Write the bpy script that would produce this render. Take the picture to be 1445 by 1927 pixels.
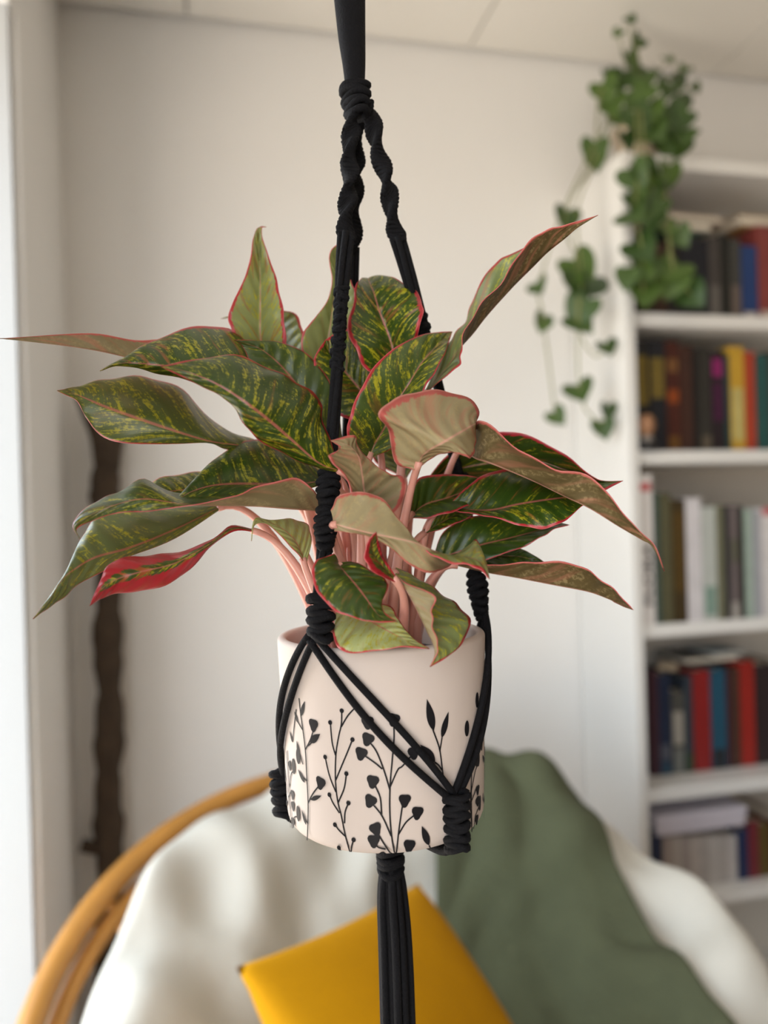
import bpy, bmesh, math, random
from mathutils import Vector, Matrix
random.seed(7)
sc = bpy.context.scene
for o in list(bpy.data.objects): bpy.data.objects.remove(o)

# ------------------------------------------------------------------ camera
W, H, F = 1445, 1927, 1480.0
YAW, ROLL = math.radians(13), math.radians(1.6)
CAM = Vector((0, 0, 1.45))
fw = Vector((math.sin(YAW), math.cos(YAW), 0))
r0 = Vector((math.cos(YAW), -math.sin(YAW), 0))
up = Vector((0, 0, 1))
cr = r0 * math.cos(ROLL) - up * math.sin(ROLL)
cu = up * math.cos(ROLL) + r0 * math.sin(ROLL)
cam = bpy.data.cameras.new('camera'); camo = bpy.data.objects.new('camera', cam)
sc.collection.objects.link(camo); sc.camera = camo
m = Matrix.Identity(4)
for i in range(3):
    m[i][0] = cr[i]; m[i][1] = cu[i]; m[i][2] = -fw[i]; m[i][3] = CAM[i]
camo.matrix_world = m
cam.sensor_fit = 'VERTICAL'; cam.sensor_height = 36; cam.sensor_width = 27
cam.lens = F / H * 36
cam.clip_start = .02
cam.dof.use_dof = True; cam.dof.focus_distance = .475; cam.dof.aperture_fstop = 3.3

# ------------------------------------------------------------------ sky, light, exposure
wd = bpy.data.worlds.new('sky'); sc.world = wd; wd.use_nodes = True
bg = wd.node_tree.nodes['Background']
bg.inputs[1].default_value = 6.2
wt = wd.node_tree; wg = wt.nodes.new('ShaderNodeTexCoord'); wsx = wt.nodes.new('ShaderNodeSeparateXYZ'); wr = wt.nodes.new('ShaderNodeMapRange'); wm = wt.nodes.new('ShaderNodeMix')
wm.data_type = 'RGBA'; wr.inputs[1].default_value = -.03; wr.inputs[2].default_value = .03          # horizon: sunlit street below, pale sky above
wm.inputs[6].default_value = (1.0, .90, .78, 1); wm.inputs[7].default_value = (.80, .90, 1.0, 1)
wt.links.new(wg.outputs['Generated'], wsx.inputs[0]); wt.links.new(wsx.outputs[2], wr.inputs[0]); wt.links.new(wr.outputs[0], wm.inputs[0]); wt.links.new(wm.outputs[2], bg.inputs[0])
WINY = ((-2.3, -.06), (.58, 1.575))          # left wall window openings, parted by an added unseen pier that shades the pot
for (ya, yb) in WINY:
    pl = bpy.data.lights.new('window_portal', 'AREA'); pl.shape = 'RECTANGLE'
    pl.size = 2.4; pl.size_y = yb - ya; pl.cycles.is_portal = True
    plo = bpy.data.objects.new('window_portal', pl); sc.collection.objects.link(plo)
    plo.location = (-.64, (ya + yb) / 2, 1.22); plo.rotation_euler = (0, -math.pi / 2, 0)
sc.view_settings.view_transform = 'Standard'; sc.view_settings.look = 'None'
sc.view_settings.gamma = 1; sc.view_settings.use_curve_mapping = False
sc.view_settings.exposure = 0.12

# ------------------------------------------------------------------ helpers
def ray(px, py): return fw + cr * ((px - W / 2) / F) - cu * ((py - H / 2) / F)
def P(px, py, d): return CAM + ray(px, py) * d
D0 = .51
def Q(px, py, c): return P(px, py, D0 + c * .01)
def onp(px, py, axis, val):
    r = ray(px, py); t = (val - CAM[axis]) / r[axis]
    return CAM + r * t
def K(X, Y, Z): return Vector((0, 0, Z)) + Vector((CAM.x, CAM.y, 0)) + fw * Y + r0 * X

def tag(o, label=None, cat=None, group=None, kind=None):
    if label: o['label'] = label
    if cat: o['category'] = cat
    if group: o['group'] = group
    if kind: o['kind'] = kind
    return o
def empty(name, loc, label=None, cat=None, group=None, kind=None):
    o = bpy.data.objects.new(name, None); sc.collection.objects.link(o)
    o.location = loc; o.empty_display_size = .02
    return tag(o, label, cat, group, kind)
def link(name, me, mats, parent=None):
    o = bpy.data.objects.new(name, me); sc.collection.objects.link(o)
    for mt in (mats if isinstance(mats, (list, tuple)) else [mats]):
        if mt.name not in [x.name for x in me.materials if x]: me.materials.append(mt)
    if parent is not None:
        o.parent = parent
        o.matrix_parent_inverse = Matrix.Translation(-world_loc(parent))
    return o
def world_loc(o):
    v = Vector(o.location)
    if o.parent is not None and o.parent.type == 'EMPTY' and False: pass
    return v if o.type == 'EMPTY' else Vector((0, 0, 0))
class MB:
    def __init__(s): s.v = []; s.f = []; s.m = []; s.uv = {}
    def add(s, vs, fs, mi=0):
        b = len(s.v); s.v += [tuple(x) for x in vs]
        for q in fs: s.f.append(tuple(b + i for i in q)); s.m.append(mi)
    def box(s, c, size, rot=None, mi=0):
        c = Vector(c); h = Vector(size) / 2
        vs = []
        for z in (-1, 1):
            for y in (-1, 1):
                for x in (-1, 1):
                    p = Vector((x * h.x, y * h.y, z * h.z))
                    if rot is not None: p = rot @ p
                    vs.append(c + p)
        s.add(vs, [(0, 2, 3, 1), (4, 5, 7, 6), (0, 1, 5, 4), (2, 6, 7, 3), (0, 4, 6, 2), (1, 3, 7, 5)], mi)
    def tube(s, pts, rad, n=8, closed=False, cap=True, mi=0):
        pts = [Vector(p) for p in pts]; N = len(pts)
        if not isinstance(rad, (list, tuple)): rad = [rad] * N
        prev = None; rings = []
        for i in range(N):
            if closed: t = pts[(i + 1) % N] - pts[i - 1]
            else: t = pts[min(i + 1, N - 1)] - pts[max(i - 1, 0)]
            if t.length < 1e-9: t = Vector((0, 0, 1))
            t.normalize()
            if prev is None:
                a = Vector((0, 0, 1)) if abs(t.z) < .9 else Vector((1, 0, 0))
                x = t.cross(a).normalized()
            else:
                x = prev - t * prev.dot(t)
                x = x.normalized() if x.length > 1e-9 else t.orthogonal().normalized()
            prev = x; y = t.cross(x)
            rings.append([pts[i] + (x * math.cos(2 * math.pi * k / n) + y * math.sin(2 * math.pi * k / n)) * rad[i] for k in range(n)])
        vs = [p for r in rings for p in r]; fs = []
        for i in range(N if closed else N - 1):
            j = (i + 1) % N
            for k in range(n):
                fs.append((i * n + k, i * n + (k + 1) % n, j * n + (k + 1) % n, j * n + k))
        if cap and not closed:
            fs.append(tuple(range(n - 1, -1, -1))); fs.append(tuple((N - 1) * n + k for k in range(n)))
        s.add(vs, fs, mi)
    def lathe(s, prof, c, n=64, mi=0):
        c = Vector(c); vs = []; fs = []
        for (r, z) in prof:
            for k in range(n):
                a = 2 * math.pi * k / n
                vs.append(c + Vector((r * math.cos(a), r * math.sin(a), z)))
        for i in range(len(prof) - 1):
            for k in range(n):
                fs.append((i * n + k, i * n + (k + 1) % n, (i + 1) * n + (k + 1) % n, (i + 1) * n + k))
        s.add(vs, fs, mi)
    def grid(s, rows, mi=0, wrap=False):
        R = len(rows); C = len(rows[0]); vs = [p for r in rows for p in r]; fs = []
        for i in range(R - 1):
            for k in range(C if wrap else C - 1):
                k2 = (k + 1) % C
                fs.append((i * C + k, i * C + k2, (i + 1) * C + k2, (i + 1) * C + k))
        s.add(vs, fs, mi)
    def build(s, name, mats, parent=None, smooth=True, bevel=0, recalc=True):
        me = bpy.data.meshes.new(name); me.from_pydata(s.v, [], s.f)
        mats = mats if isinstance(mats, (list, tuple)) else [mats]
        for mt in mats: me.materials.append(mt)
        for i, p in enumerate(me.polygons): p.material_index = s.m[i]; p.use_smooth = smooth
        if recalc:
            bm = bmesh.new(); bm.from_mesh(me); bmesh.ops.remove_doubles(bm, verts=bm.verts, dist=1e-6)
            bmesh.ops.recalc_face_normals(bm, faces=bm.faces); bm.to_mesh(me); bm.free()
        o = bpy.data.objects.new(name, me); sc.collection.objects.link(o)
        if parent is not None:
            o.parent = parent; root = parent
            off = Vector((0, 0, 0))
            while root is not None: off += Vector(root.location); root = root.parent
            o.matrix_parent_inverse = Matrix.Translation(-off)
        if bevel:
            b = o.modifiers.new('bevel', 'BEVEL'); b.width = bevel; b.segments = 2; b.limit_method = 'ANGLE'
        return o
def catmull(pts, sub):
    pts = [Vector(p) for p in pts]; out = []
    n = len(pts)
    for i in range(n - 1):
        p0 = pts[i - 1] if i > 0 else pts[0] * 2 - pts[1]
        p3 = pts[i + 2] if i + 2 < n else pts[-1] * 2 - pts[-2]
        p1, p2 = pts[i], pts[i + 1]
        for k in range(sub):
            t = k / sub
            out.append(.5 * ((2 * p1) + (p2 - p0) * t + (2 * p0 - 5 * p1 + 4 * p2 - p3) * t * t + (3 * p1 - p0 - 3 * p2 + p3) * t ** 3))
    out.append(pts[-1]); return out
def bez(a, b, c, d, n):
    return [a * (1 - t) ** 3 + b * 3 * t * (1 - t) ** 2 + c * 3 * t * t * (1 - t) + d * t ** 3 for t in [i / n for i in range(n + 1)]]

# ------------------------------------------------------------------ materials
class NT:
    def __init__(s, name):
        s.m = bpy.data.materials.new(name); s.m.use_nodes = True; s.t = s.m.node_tree
        s.b = s.t.nodes['Principled BSDF']; s.out = s.t.nodes['Material Output']
    def n(s, t, **kw):
        x = s.t.nodes.new(t)
        for k, v in kw.items():
            if k.startswith('i_'):
                key = k[2:]; key = int(key) if key.isdigit() else key.replace('_', ' ')
                x.inputs[key].default_value = v
            else: setattr(x, k, v)
        return x
    def l(s, a, b): s.t.links.new(a, b)
    def math(s, op, a, b=None, c=None):
        x = s.n('ShaderNodeMath', operation=op)
        for i, v in enumerate((a, b, c)):
            if v is None: continue
            if isinstance(v, (int, float)): x.inputs[i].default_value = v
            else: s.l(v, x.inputs[i])
        return x.outputs[0]
    def mix(s, f, a, b):
        x = s.n('ShaderNodeMix', data_type='RGBA')
        for i, v in ((0, f), (6, a), (7, b)):
            if isinstance(v, (int, float)): x.inputs[i].default_value = v
            elif isinstance(v, tuple): x.inputs[i].default_value = (*v, 1) if len(v) == 3 else v
            else: s.l(v, x.inputs[i])
        return x.outputs[2]
    def noise(s, vec, scale, detail=3, rough=.5):
        x = s.n('ShaderNodeTexNoise'); x.inputs['Scale'].default_value = scale
        x.inputs['Detail'].default_value = detail; x.inputs['Roughness'].default_value = rough
        if vec is not None: s.l(vec, x.inputs['Vector'])
        return x.outputs['Fac']
    def ramp(s, v, lo, hi):
        x = s.n('ShaderNodeMapRange', interpolation_type='SMOOTHSTEP')
        s.l(v, x.inputs[0]); x.inputs[1].default_value = lo; x.inputs[2].default_value = hi
        return x.outputs[0]
    def bump(s, h, strength, dist=.01):
        x = s.n('ShaderNodeBump'); x.inputs['Strength'].default_value = strength; x.inputs['Distance'].default_value = dist
        s.l(h, x.inputs['Height']); s.l(x.outputs[0], s.b.inputs['Normal']); return x
def mat(name, col, rough=.6, var=.12, scale=8, bump=0, bscale=60, bdist=.002, metal=0, sheen=0):
    t = NT(name); g = t.n('ShaderNodeTexCoord').outputs['Object']
    nz = t.noise(g, scale, 4)
    dark = tuple(c * (1 - var) for c in col); lite = tuple(min(1, c * (1 + var)) for c in col)
    t.l(t.mix(nz, dark, lite), t.b.inputs['Base Color'])
    t.b.inputs['Roughness'].default_value = rough; t.b.inputs['Metallic'].default_value = metal
    if sheen: t.b.inputs['Sheen Weight'].default_value = sheen
    if bump: t.bump(t.noise(g, bscale, 3), bump, bdist)
    return t.m

M_wall = mat('wall_paint', (.83, .82, .80), .85, .02, 3, .08, 120, .001)
M_wall2 = mat('bounce_cut_dark_paint', (.24, .20, .165), .85, .03, 3)  # dark tone added on unseen walls to cut fill and deepen the shadow side
M_ceil = mat('ceiling_board', (.85, .82, .76), .9, .02, 4, .12, 90, .001)
M_joint = mat('ceiling_joint', (.45, .42, .38), .9)
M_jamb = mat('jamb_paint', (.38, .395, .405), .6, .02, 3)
M_floor = mat('floor_board', (.22, .16, .11), .5, .25, 6)
M_white = mat('bookcase_white', (.77, .765, .74), .45, .02, 4)
M_backb = mat('bookcase_back', (.55, .50, .43), .7, .03, 4)
M_cord = mat('black_cotton_cord', (.0035, .0035, .005), .85, .35, 300, .8, 700, .0008)
M_cord.node_tree.nodes['Principled BSDF'].inputs['Specular IOR Level'].default_value = .25
M_pot = mat('cream_stoneware', (.62, .53, .475), .65, .02, 20, .04, 200, .0005)
M_print = mat('black_print', (.012, .011, .013), .5, .1, 100)
M_print.node_tree.nodes['Principled BSDF'].inputs['Specular IOR Level'].default_value = .15
M_soil = mat('potting_soil', (.012, .010, .010), .95, .6, 250, .8, 250, .004)
M_rattan = mat('rattan_cane', (.42, .19, .035), .42, .25, 14, .15, 40, .002)
M_cush = mat('cream_cotton', (.60, .58, .52), .85, .04, 9, .35, 14, .012)
M_mustard = mat('mustard_fabric', (.50, .235, .003), .9, .06, 30, .3, 260, .001)
M_mustard.node_tree.nodes['Principled BSDF'].inputs['Specular IOR Level'].default_value = .12
M_green = mat('sage_plush', (.078, .088, .046), .95, .16, 22, .7, 120, .006)
M_bark = mat('branch_bark', (.055, .036, .022), .85, .6, 22, .8, 40, .008)
M_paper = mat('book_pages', (.62, .56, .46), .8, .05, 40)
M_frame = mat('window_frame_white', (.75, .75, .74), .4, .02)

# ---- leaf materials (u across -1..1 stored as uv.x 0..1, v along)
def leaf_mat(name, under):
    t = NT(name)
    uv = t.n('ShaderNodeUVMap', uv_map='leaf').outputs[0]
    sep = t.n('ShaderNodeSeparateXYZ'); t.l(uv, sep.inputs[0])
    u = t.math('MULTIPLY_ADD', sep.outputs[0], 2, -1); v = sep.outputs[1]
    au = t.math('ABSOLUTE', u)
    oi = t.n('ShaderNodeObjectInfo'); oc = t.n('ShaderNodeSeparateColor'); t.l(oi.outputs['Color'], oc.inputs[0])
    red, yel, pale = oc.outputs[0], oc.outputs[1], (oi.outputs['Alpha'] if under else oc.outputs[2])
    rnd = t.math('MULTIPLY', oi.outputs['Random'], 37.0)
    obj = t.n('ShaderNodeTexCoord').outputs['Object']
    # coordinate that follows the side veins
    q = t.math('SUBTRACT', v, t.math('MULTIPLY', au, .22))
    cmb = t.n('ShaderNodeCombineXYZ')
    t.l(t.math('ADD', t.math('MULTIPLY', u, .5), rnd), cmb.inputs[0]); t.l(t.math('MULTIPLY', q, 9), cmb.inputs[1]); t.l(rnd, cmb.inputs[2])
    vecv = cmb.outputs[0]
    n_big = t.noise(vecv, 1.6, 3, .6); n_streak = t.noise(vecv, 4.5, 5, .7)
    n_fine = t.noise(obj, 420, 3, .6)
    # fine speckle
    sp = t.ramp(t.math('ADD', t.math('MULTIPLY', n_streak, .65), t.math('MULTIPLY', n_fine, .35)), .50, .60)
    patch = t.ramp(t.math('ADD', n_big, t.math('MULTIPLY', yel, .30)), .52, .68)
    edgeb = t.math('MULTIPLY', t.ramp(au, .35, .9), t.math('MULTIPLY', yel, .6))
    sp = t.math('MULTIPLY', sp, t.math('MINIMUM', t.math('ADD', patch, edgeb), 1.0))
    if not under:
        g = t.mix(n_big, (.014, .044, .006), (.055, .108, .008))
        g = t.mix(pale, g, (.60, .66, .28))
        g = t.mix(t.math('MULTIPLY', sp, .85), g, (.50, .46, .02))
        orange = t.math('MULTIPLY', t.ramp(t.noise(vecv, 2.4, 4), .56, .66), red)
        g = t.mix(orange, g, (.42, .11, .03))
        redc, pinkc = (.52, .018, .035), (.62, .16, .14)
    else:
        g = t.mix(n_big, (.085, .062, .020), (.16, .115, .045))
        g = t.mix(pale, g, (.46, .38, .21))
        g = t.mix(t.math('MULTIPLY', t.math('MULTIPLY', t.ramp(n_fine, .45, .62), t.ramp(n_big, .40, .62)), .45), g, (.52, .40, .19))
        pk = t.math('MULTIPLY', t.ramp(t.noise(vecv, 2.0, 3), .48, .68), t.math('ADD', t.math('MULTIPLY', red, .5), .25))
        g = t.mix(pk, g, (.50, .19, .12))
        redc, pinkc = (.55, .12, .10), (.68, .36, .27)
    # fine side veins
    wv = t.n('ShaderNodeTexWave', wave_type='BANDS', bands_direction='Y')
    cw = t.n('ShaderNodeCombineXYZ'); t.l(t.math('SUBTRACT', v, t.math('MULTIPLY', au, .16)), cw.inputs[1])
    t.l(cw.outputs[0], wv.inputs[0]); wv.inputs['Scale'].default_value = 3.3; wv.inputs['Distortion'].default_value = 1.2
    wv.inputs['Detail'].default_value = 2
    # margin: wider where red, toward the tip
    wob = t.math('MULTIPLY', t.math('SUBTRACT', n_streak, .5), .32)
    tipw = t.math('MULTIPLY', t.ramp(v, .80, 1.0), .45)
    lim = t.math('SUBTRACT', .955, t.math('ADD', t.math('ADD', t.math('MULTIPLY', red, .12), t.math('MAXIMUM', t.math('SUBTRACT', red, 1.0), 0.0)), tipw))
    mg = t.math('ADD', t.math('SUBTRACT', au, lim), t.math('MULTIPLY', wob, t.math('ADD', red, .25)))
    mg = t.ramp(mg, -.012, .03)
    g = t.mix(mg, g, redc)
    rim = t.ramp(au, .965, .99)
    g = t.mix(t.math('MULTIPLY', rim, .8), g, (.72, .16, .16) if not under else (.75, .33, .26))
    # midrib
    mw = t.math('MULTIPLY_ADD', v, -.026, .040)
    mr = t.math('SUBTRACT', 1.0, t.ramp(t.math('SUBTRACT', au, mw), -.012, .012))
    g = t.mix(t.math('MULTIPLY', mr, (.85 if under else .62)), g, pinkc)
    t.l(g, t.b.inputs['Base Color'])
    t.b.inputs['Roughness'].default_value = .30 if not under else .5
    t.b.inputs['Specular IOR Level'].default_value = .5 if not under else .3
    t.b.inputs['Coat Weight'].default_value = .15 if not under else 0; t.b.inputs['Coat Roughness'].default_value = .25
    hgt = t.math('ADD', t.math('MULTIPLY', wv.outputs['Fac'], .8), t.math('MULTIPLY', n_streak, .25))
    t.bump(hgt, .35, .0022)
    tr = t.n('ShaderNodeBsdfTranslucent'); t.l(t.mix(.5, g, (.45, .30, .08)), tr.inputs[0])
    mx = t.n('ShaderNodeMixShader'); mx.inputs[0].default_value = .22
    t.l(t.b.outputs[0], mx.inputs[1]); t.l(tr.outputs[0], mx.inputs[2]); t.l(mx.outputs[0], t.out.inputs[0])
    return t.m
M_ltop = leaf_mat('aglaonema_leaf_top', False); M_lund = leaf_mat('aglaonema_leaf_underside', True)
def stem_mat():
    t = NT('pink_petiole'); g = t.n('ShaderNodeTexCoord').outputs['Object']
    c = t.mix(t.noise(g, 30, 3), (.62, .22, .18), (.72, .42, .33)); t.l(c, t.b.inputs['Base Color'])
    t.b.inputs['Roughness'].default_value = .4
    t.b.inputs['Subsurface Weight'].default_value = .15; t.b.inputs['Subsurface Radius'].default_value = (.004, .002, .001)
    return t.m
M_stem = stem_mat()
M_vine = mat('vine_stem', (.22, .24, .08), .5, .2, 60)
def vleaf_mat(name, a, b):
    t = NT(name); oi = t.n('ShaderNodeObjectInfo'); g = t.n('ShaderNodeTexCoord').outputs['Object']
    c = t.mix(t.math('MULTIPLY_ADD', oi.outputs['Random'], .7, t.math('MULTIPLY', t.noise(g, 40), .3)), a, b)
    t.l(c, t.b.inputs['Base Color']); t.b.inputs['Roughness'].default_value = .4
    return t.m
M_vleaf = vleaf_mat('vine_leaf_green', (.022, .055, .012), (.075, .14, .018))

# ------------------------------------------------------------------ room shell
XL, YB, ZC = -.32, 2.10, None
ZC = onp(700, 75, 1, YB).z
XR, YR = 3.0, -2.4
def struct(name, mb, m_, label, parent=None, **kw):
    o = mb.build(name, m_, parent, smooth=False, **kw)
    if parent is None: tag(o, label, name.split('_')[0], kind='structure')
    return o
b = MB(); b.box(((XL + XR) / 2, YB + .05, ZC / 2), (XR - XL + .8, .1, ZC + .2)); struct('wall_back', b, M_wall, 'pale plastered wall behind the hanging plant')
b = MB(); b.box((XR + .05, (YB + YR) / 2, ZC / 2), (.1, YB - YR, ZC + .2)); struct('wall_right', b, M_wall2, 'unseen wall beyond the bookcase, darkened to cut bounce light')
b = MB(); b.box(((XL + XR) / 2, YR - .05, ZC / 2), (XR - XL + .8, .1, ZC + .2)); struct('wall_front', b, M_wall2, 'unseen wall behind the viewer, darkened to cut bounce light')
# left wall with tall window openings and the added light-blocking pier between them
WZ0, WZ1, WT = .06, onp(42, 18, 1, 1.575).z, .36
WY1 = WINY[1][1]
b = MB()
xm = XL - WT / 2
for (ya, yb) in ((YR, WINY[0][0]), (WINY[0][1], WINY[1][0]), (WY1, YB)):
    b.box((xm, (ya + yb) / 2, ZC / 2), (WT, yb - ya, ZC + .2))
for (ya, yb) in WINY:
    b.box((xm, (ya + yb) / 2, (WZ1 + ZC + .1) / 2), (WT, yb - ya, ZC + .1 - WZ1))
    b.box((xm, (ya + yb) / 2, WZ0 / 2), (WT, yb - ya, WZ0))
struct('wall_left', b, M_wall, 'grey-shaded narrow wall between the room corner and the window')
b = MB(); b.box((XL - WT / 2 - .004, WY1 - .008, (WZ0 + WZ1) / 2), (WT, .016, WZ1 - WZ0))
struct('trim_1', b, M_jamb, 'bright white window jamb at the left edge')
b = MB(); b.box((XL + .004, WY1 + .018, (WZ0 + WZ1) / 2), (.008, .022, WZ1 - WZ0)); struct('trim_2', b, M_wall, 'thin raised casing strip beside the window jamb', bevel=.002)
def glass_mat():
    t = NT('window_glass'); t.t.nodes.remove(t.b)
    a = t.n('ShaderNodeBsdfTransparent'); g = t.n('ShaderNodeBsdfGlossy'); g.inputs['Roughness'].default_value = .02
    x = t.n('ShaderNodeMixShader'); x.inputs[0].default_value = .04
    t.l(a.outputs[0], x.inputs[1]); t.l(g.outputs[0], x.inputs[2]); t.l(x.outputs[0], t.out.inputs[0])
    return t.m
M_glass = glass_mat()
fx = XL - .30; zm = (WZ0 + WZ1) / 2; zh = WZ1 - WZ0
for wi, ((ya, yb), lab) in enumerate(zip(WINY, ('tall white framed window behind the viewer', 'tall narrow white framed window left of the plant'))):
    win = empty('window_%d' % (wi + 1), (fx, (ya + yb) / 2, 0), lab, 'window', kind='structure')
    yb2 = yb - .016 * (wi == 1); ym = (ya + yb2) / 2
    for (cy, cz, sy, sz) in ((ya + .03, zm, .06, zh), (yb2 - .03, zm, .06, zh), (ym, WZ0 + .03, yb2 - ya - .12, .06), (ym, WZ1 - .03, yb2 - ya - .12, .06)):
        b = MB(); b.box((fx, cy, cz), (.06, sy, sz)); b.build('window_frame', M_frame, win, smooth=False, bevel=.004)
    b = MB(); b.box((fx, ym, zm), (.006, yb2 - ya - .12, zh - .12)); b.build('pane', M_glass, win, smooth=False)
# floor of planks
fl = MB(); fl.box(((XL + XR) / 2, (YB + YR) / 2, -.06), (XR - XL + .8, YB - YR, .08)); flo = struct('floor', fl, M_joint, 'dark wooden plank floor')
pw = .14; nx = int((XR - XL) / pw) + 1
me_pl = None
for i in range(nx):
    if me_pl is None:
        b = MB(); b.box((0, 0, 0), (pw - .004, YB - YR - .01, .02)); po = b.build('plank', M_floor, flo, smooth=False); me_pl = po.data
    else:
        po = bpy.data.objects.new('plank', me_pl); sc.collection.objects.link(po); po.parent = flo
    po.location = (XL + pw * (i + .5), (YB + YR) / 2, -.01)
# ceiling of boards with recessed joints
ce = MB(); ce.box(((XL + XR) / 2, (YB + YR) / 2, ZC + .06), (XR - XL + .8, YB - YR, .08)); ceo = struct('ceiling', ce, M_joint, 'warm white board ceiling with narrow joints')
xs0 = onp(880, 92, 1, YB).x; xs1 = onp(1332, 125, 1, YB).x; tw = xs1 - xs0
x = xs0 - 2 * tw
me_t = None
ty = 1.2
while x < XR:
    for j in range(4):
        if me_t is None:
            b = MB(); b.box((0, 0, 0), (tw - .007, ty - .007, .02)); to = b.build('tile', M_ceil, ceo, smooth=False); me_t = to.data
        else:
            to = bpy.data.objects.new('tile', me_t); sc.collection.objects.link(to); to.parent = ceo
        to.location = (x + tw / 2, YB - .012 - ty * (j + .5), ZC + .01)
    x += tw

# ------------------------------------------------------------------ ceramic pot
RC = P(717, 1188, D0)                   # centre of the rim
RT, RB, HP = .0668, .0632, .1205
def prad(z):                            # outer radius by height below rim
    t = min(1, max(0, (RC.z - z) / HP)); return RT + (RB - RT) * t
pot = empty('plant_pot', RC - Vector((0, 0, HP)), 'cream ceramic pot printed with black flowering stems, held in black cords', 'pot')
prof = [(0, -HP), (.045, -HP)] 
for i in range(7):
    a = -math.pi / 2 + i / 6 * math.pi / 2
    prof.append((RB - .011 + .011 * math.cos(a), -HP + .011 + .011 * math.sin(a)))
for i in range(1, 9): 
    t = i / 8; prof.append((RB + (RT - RB) * t, -HP + .011 + (HP - .014) * t))
for i in range(9):
    a = i / 8 * math.pi; prof.append((RT - .003 + .003 * math.cos(a), -.003 + .003 * math.sin(a)))
prof += [(RT - .007, -.03), (RT - .008, -HP + .008), (0, -HP + .008)]
b = MB(); b.lathe(prof, RC, 96); b.build('pot_body', M_pot, pot)
b = MB(); rows = []
for i in range(15):
    r = (RT - .0062) * i / 14 + 1e-5
    rows.append([RC + Vector((r * math.cos(a), r * math.sin(a), -.018 + random.uniform(-.0015, .0015) * (i < 14))) for a in [2 * math.pi * k / 48 for k in range(48)]])
b.grid(rows, wrap=True); b.build('soil', M_soil, pot)

# printed stems: polylines traced on the pot, stored as (angle, height)
def raypot(px, py):
    r = ray(px, py); o = CAM - RC; rad = RT
    for _ in range(4):
        a = r.x ** 2 + r.y ** 2; bq = 2 * (o.x * r.x + o.y * r.y); c = o.x ** 2 + o.y ** 2 - rad ** 2
        D = bq * bq - 4 * a * c
        t = (-bq - math.sqrt(max(D, 0))) / (2 * a); h = CAM + r * t; rad = prad(h.z)
    return h
FA = math.atan2(-fw.y, -fw.x)
def c4(x, y):                            # -> (angle from the front, height below rim)
    h = raypot(480 + x / 2.89, 1120 + y / 2.89) - RC
    a = math.atan2(h.y, h.x) - FA
    return ((a + math.pi) % (2 * math.pi) - math.pi, h.z)
def onpot(a, z, off=.00025):
    rr = prad(RC.z + z) + off
    return RC + Vector((rr * math.cos(a + FA), rr * math.sin(a + FA), max(z, -HP + .004)))
STEMS = [  # (width mm, points)
 [(285,1350),(290,1150),(283,1000),(275,850),(262,740),(248,640),(240,560)], [(275,840),(300,790),(320,730)], [(290,1130),(315,1080),(350,1035)],
 [(262,735),(235,690),(222,650)],[(262,920),(240,850)],[(283,1010),(262,990)],[(287,1240),(272,1215)],[(296,1110),(330,1105)],[(290,820),(325,785)],
 [(523,1420),(490,1300),(470,1200),(450,1120),(438,1010),(440,870),(455,770),(470,700),(472,630)],
 [(470,715),(505,655),(548,608)],[(438,870),(420,800),(410,692)],[(440,1005),(500,860),(530,785)],[(440,1070),(405,980),(382,880)],
 [(452,1130),(485,1050),(497,970)],[(460,1185),(425,1130),(405,1085)],[(487,1240),(490,1180),(508,1130)],[(490,1310),(455,1275),(435,1248)],
 [(523,1410),(525,1370),(536,1330)],[(495,1420),(475,1400),(457,1373)],
 [(765,1435),(745,1330),(733,1200),(733,1050),(745,900),(755,780),(753,690)],[(765,1435),(780,1290),(800,1150),(810,1130)],
 [(733,1060),(700,950),(660,850),(620,795)],[(692,945),(650,910),(590,868)],[(735,1040),(775,950),(800,930),(855,865)],
 [(740,1310),(690,1200),(635,1130)],[(688,1190),(680,1100),(650,1030)],[(755,1430),(700,1350),(660,1280)],[(710,1380),(670,1370),(650,1345)],
 [(780,1300),(820,1235),(870,1192)],[(820,1430),(828,1395),(836,1370)],
 [(1027,1030),(1015,930),(1000,830),(965,730)],[(1003,850),(1015,775)],[(1015,950),(995,922),(975,908)],[(965,1405),(945,1360)],
 [(1178,1280),(1175,1100),(1175,850)],[(1175,1060),(1195,960),(1210,920)],[(1172,1180),(1150,1110),(1115,1060)],[(1186,1270),(1200,1190),(1218,1150)],
 [(195,1280),(182,1100),(178,1000),(172,850)],[(183,1100),(200,1060)],
 [(225,620),(215,700),(205,800)],
]
TRIS = [(318,705),(357,1020),(753,675),(813,1115),(613,782),(577,860),(862,855),(627,1118),(640,1012),(655,1270),(645,1335),(882,1182),(838,1362),(685,1430),(612,690),(190,925),(205,1085),(207,1145),(208,1235)]
DOTS = [(472,628),(550,606),(409,692),(530,785),(382,880),(497,970),(405,1085),(508,1130),(435,1248),(536,1330),(457,1373)]
LEAFM = [((970,738),(933,565),24),((1013,778),(1050,632),20),((978,908),(897,812),24),((945,1360),(905,1255),20),((1085,1245),(1135,1180),16),
  ((250,660),(272,575),14),((235,695),(215,630),12),((242,880),(228,790),14),((272,1020),(235,945),14),((280,1250),(255,1165),12),((305,1112),(362,1090),12),((300,800),(355,755),20),((205,800),(190,735),10)]
OVALS = [(1212,890),(1220,1130),(1230,805),(1150,725),(1205,570),(1105,1055)]
b = MB()
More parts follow.
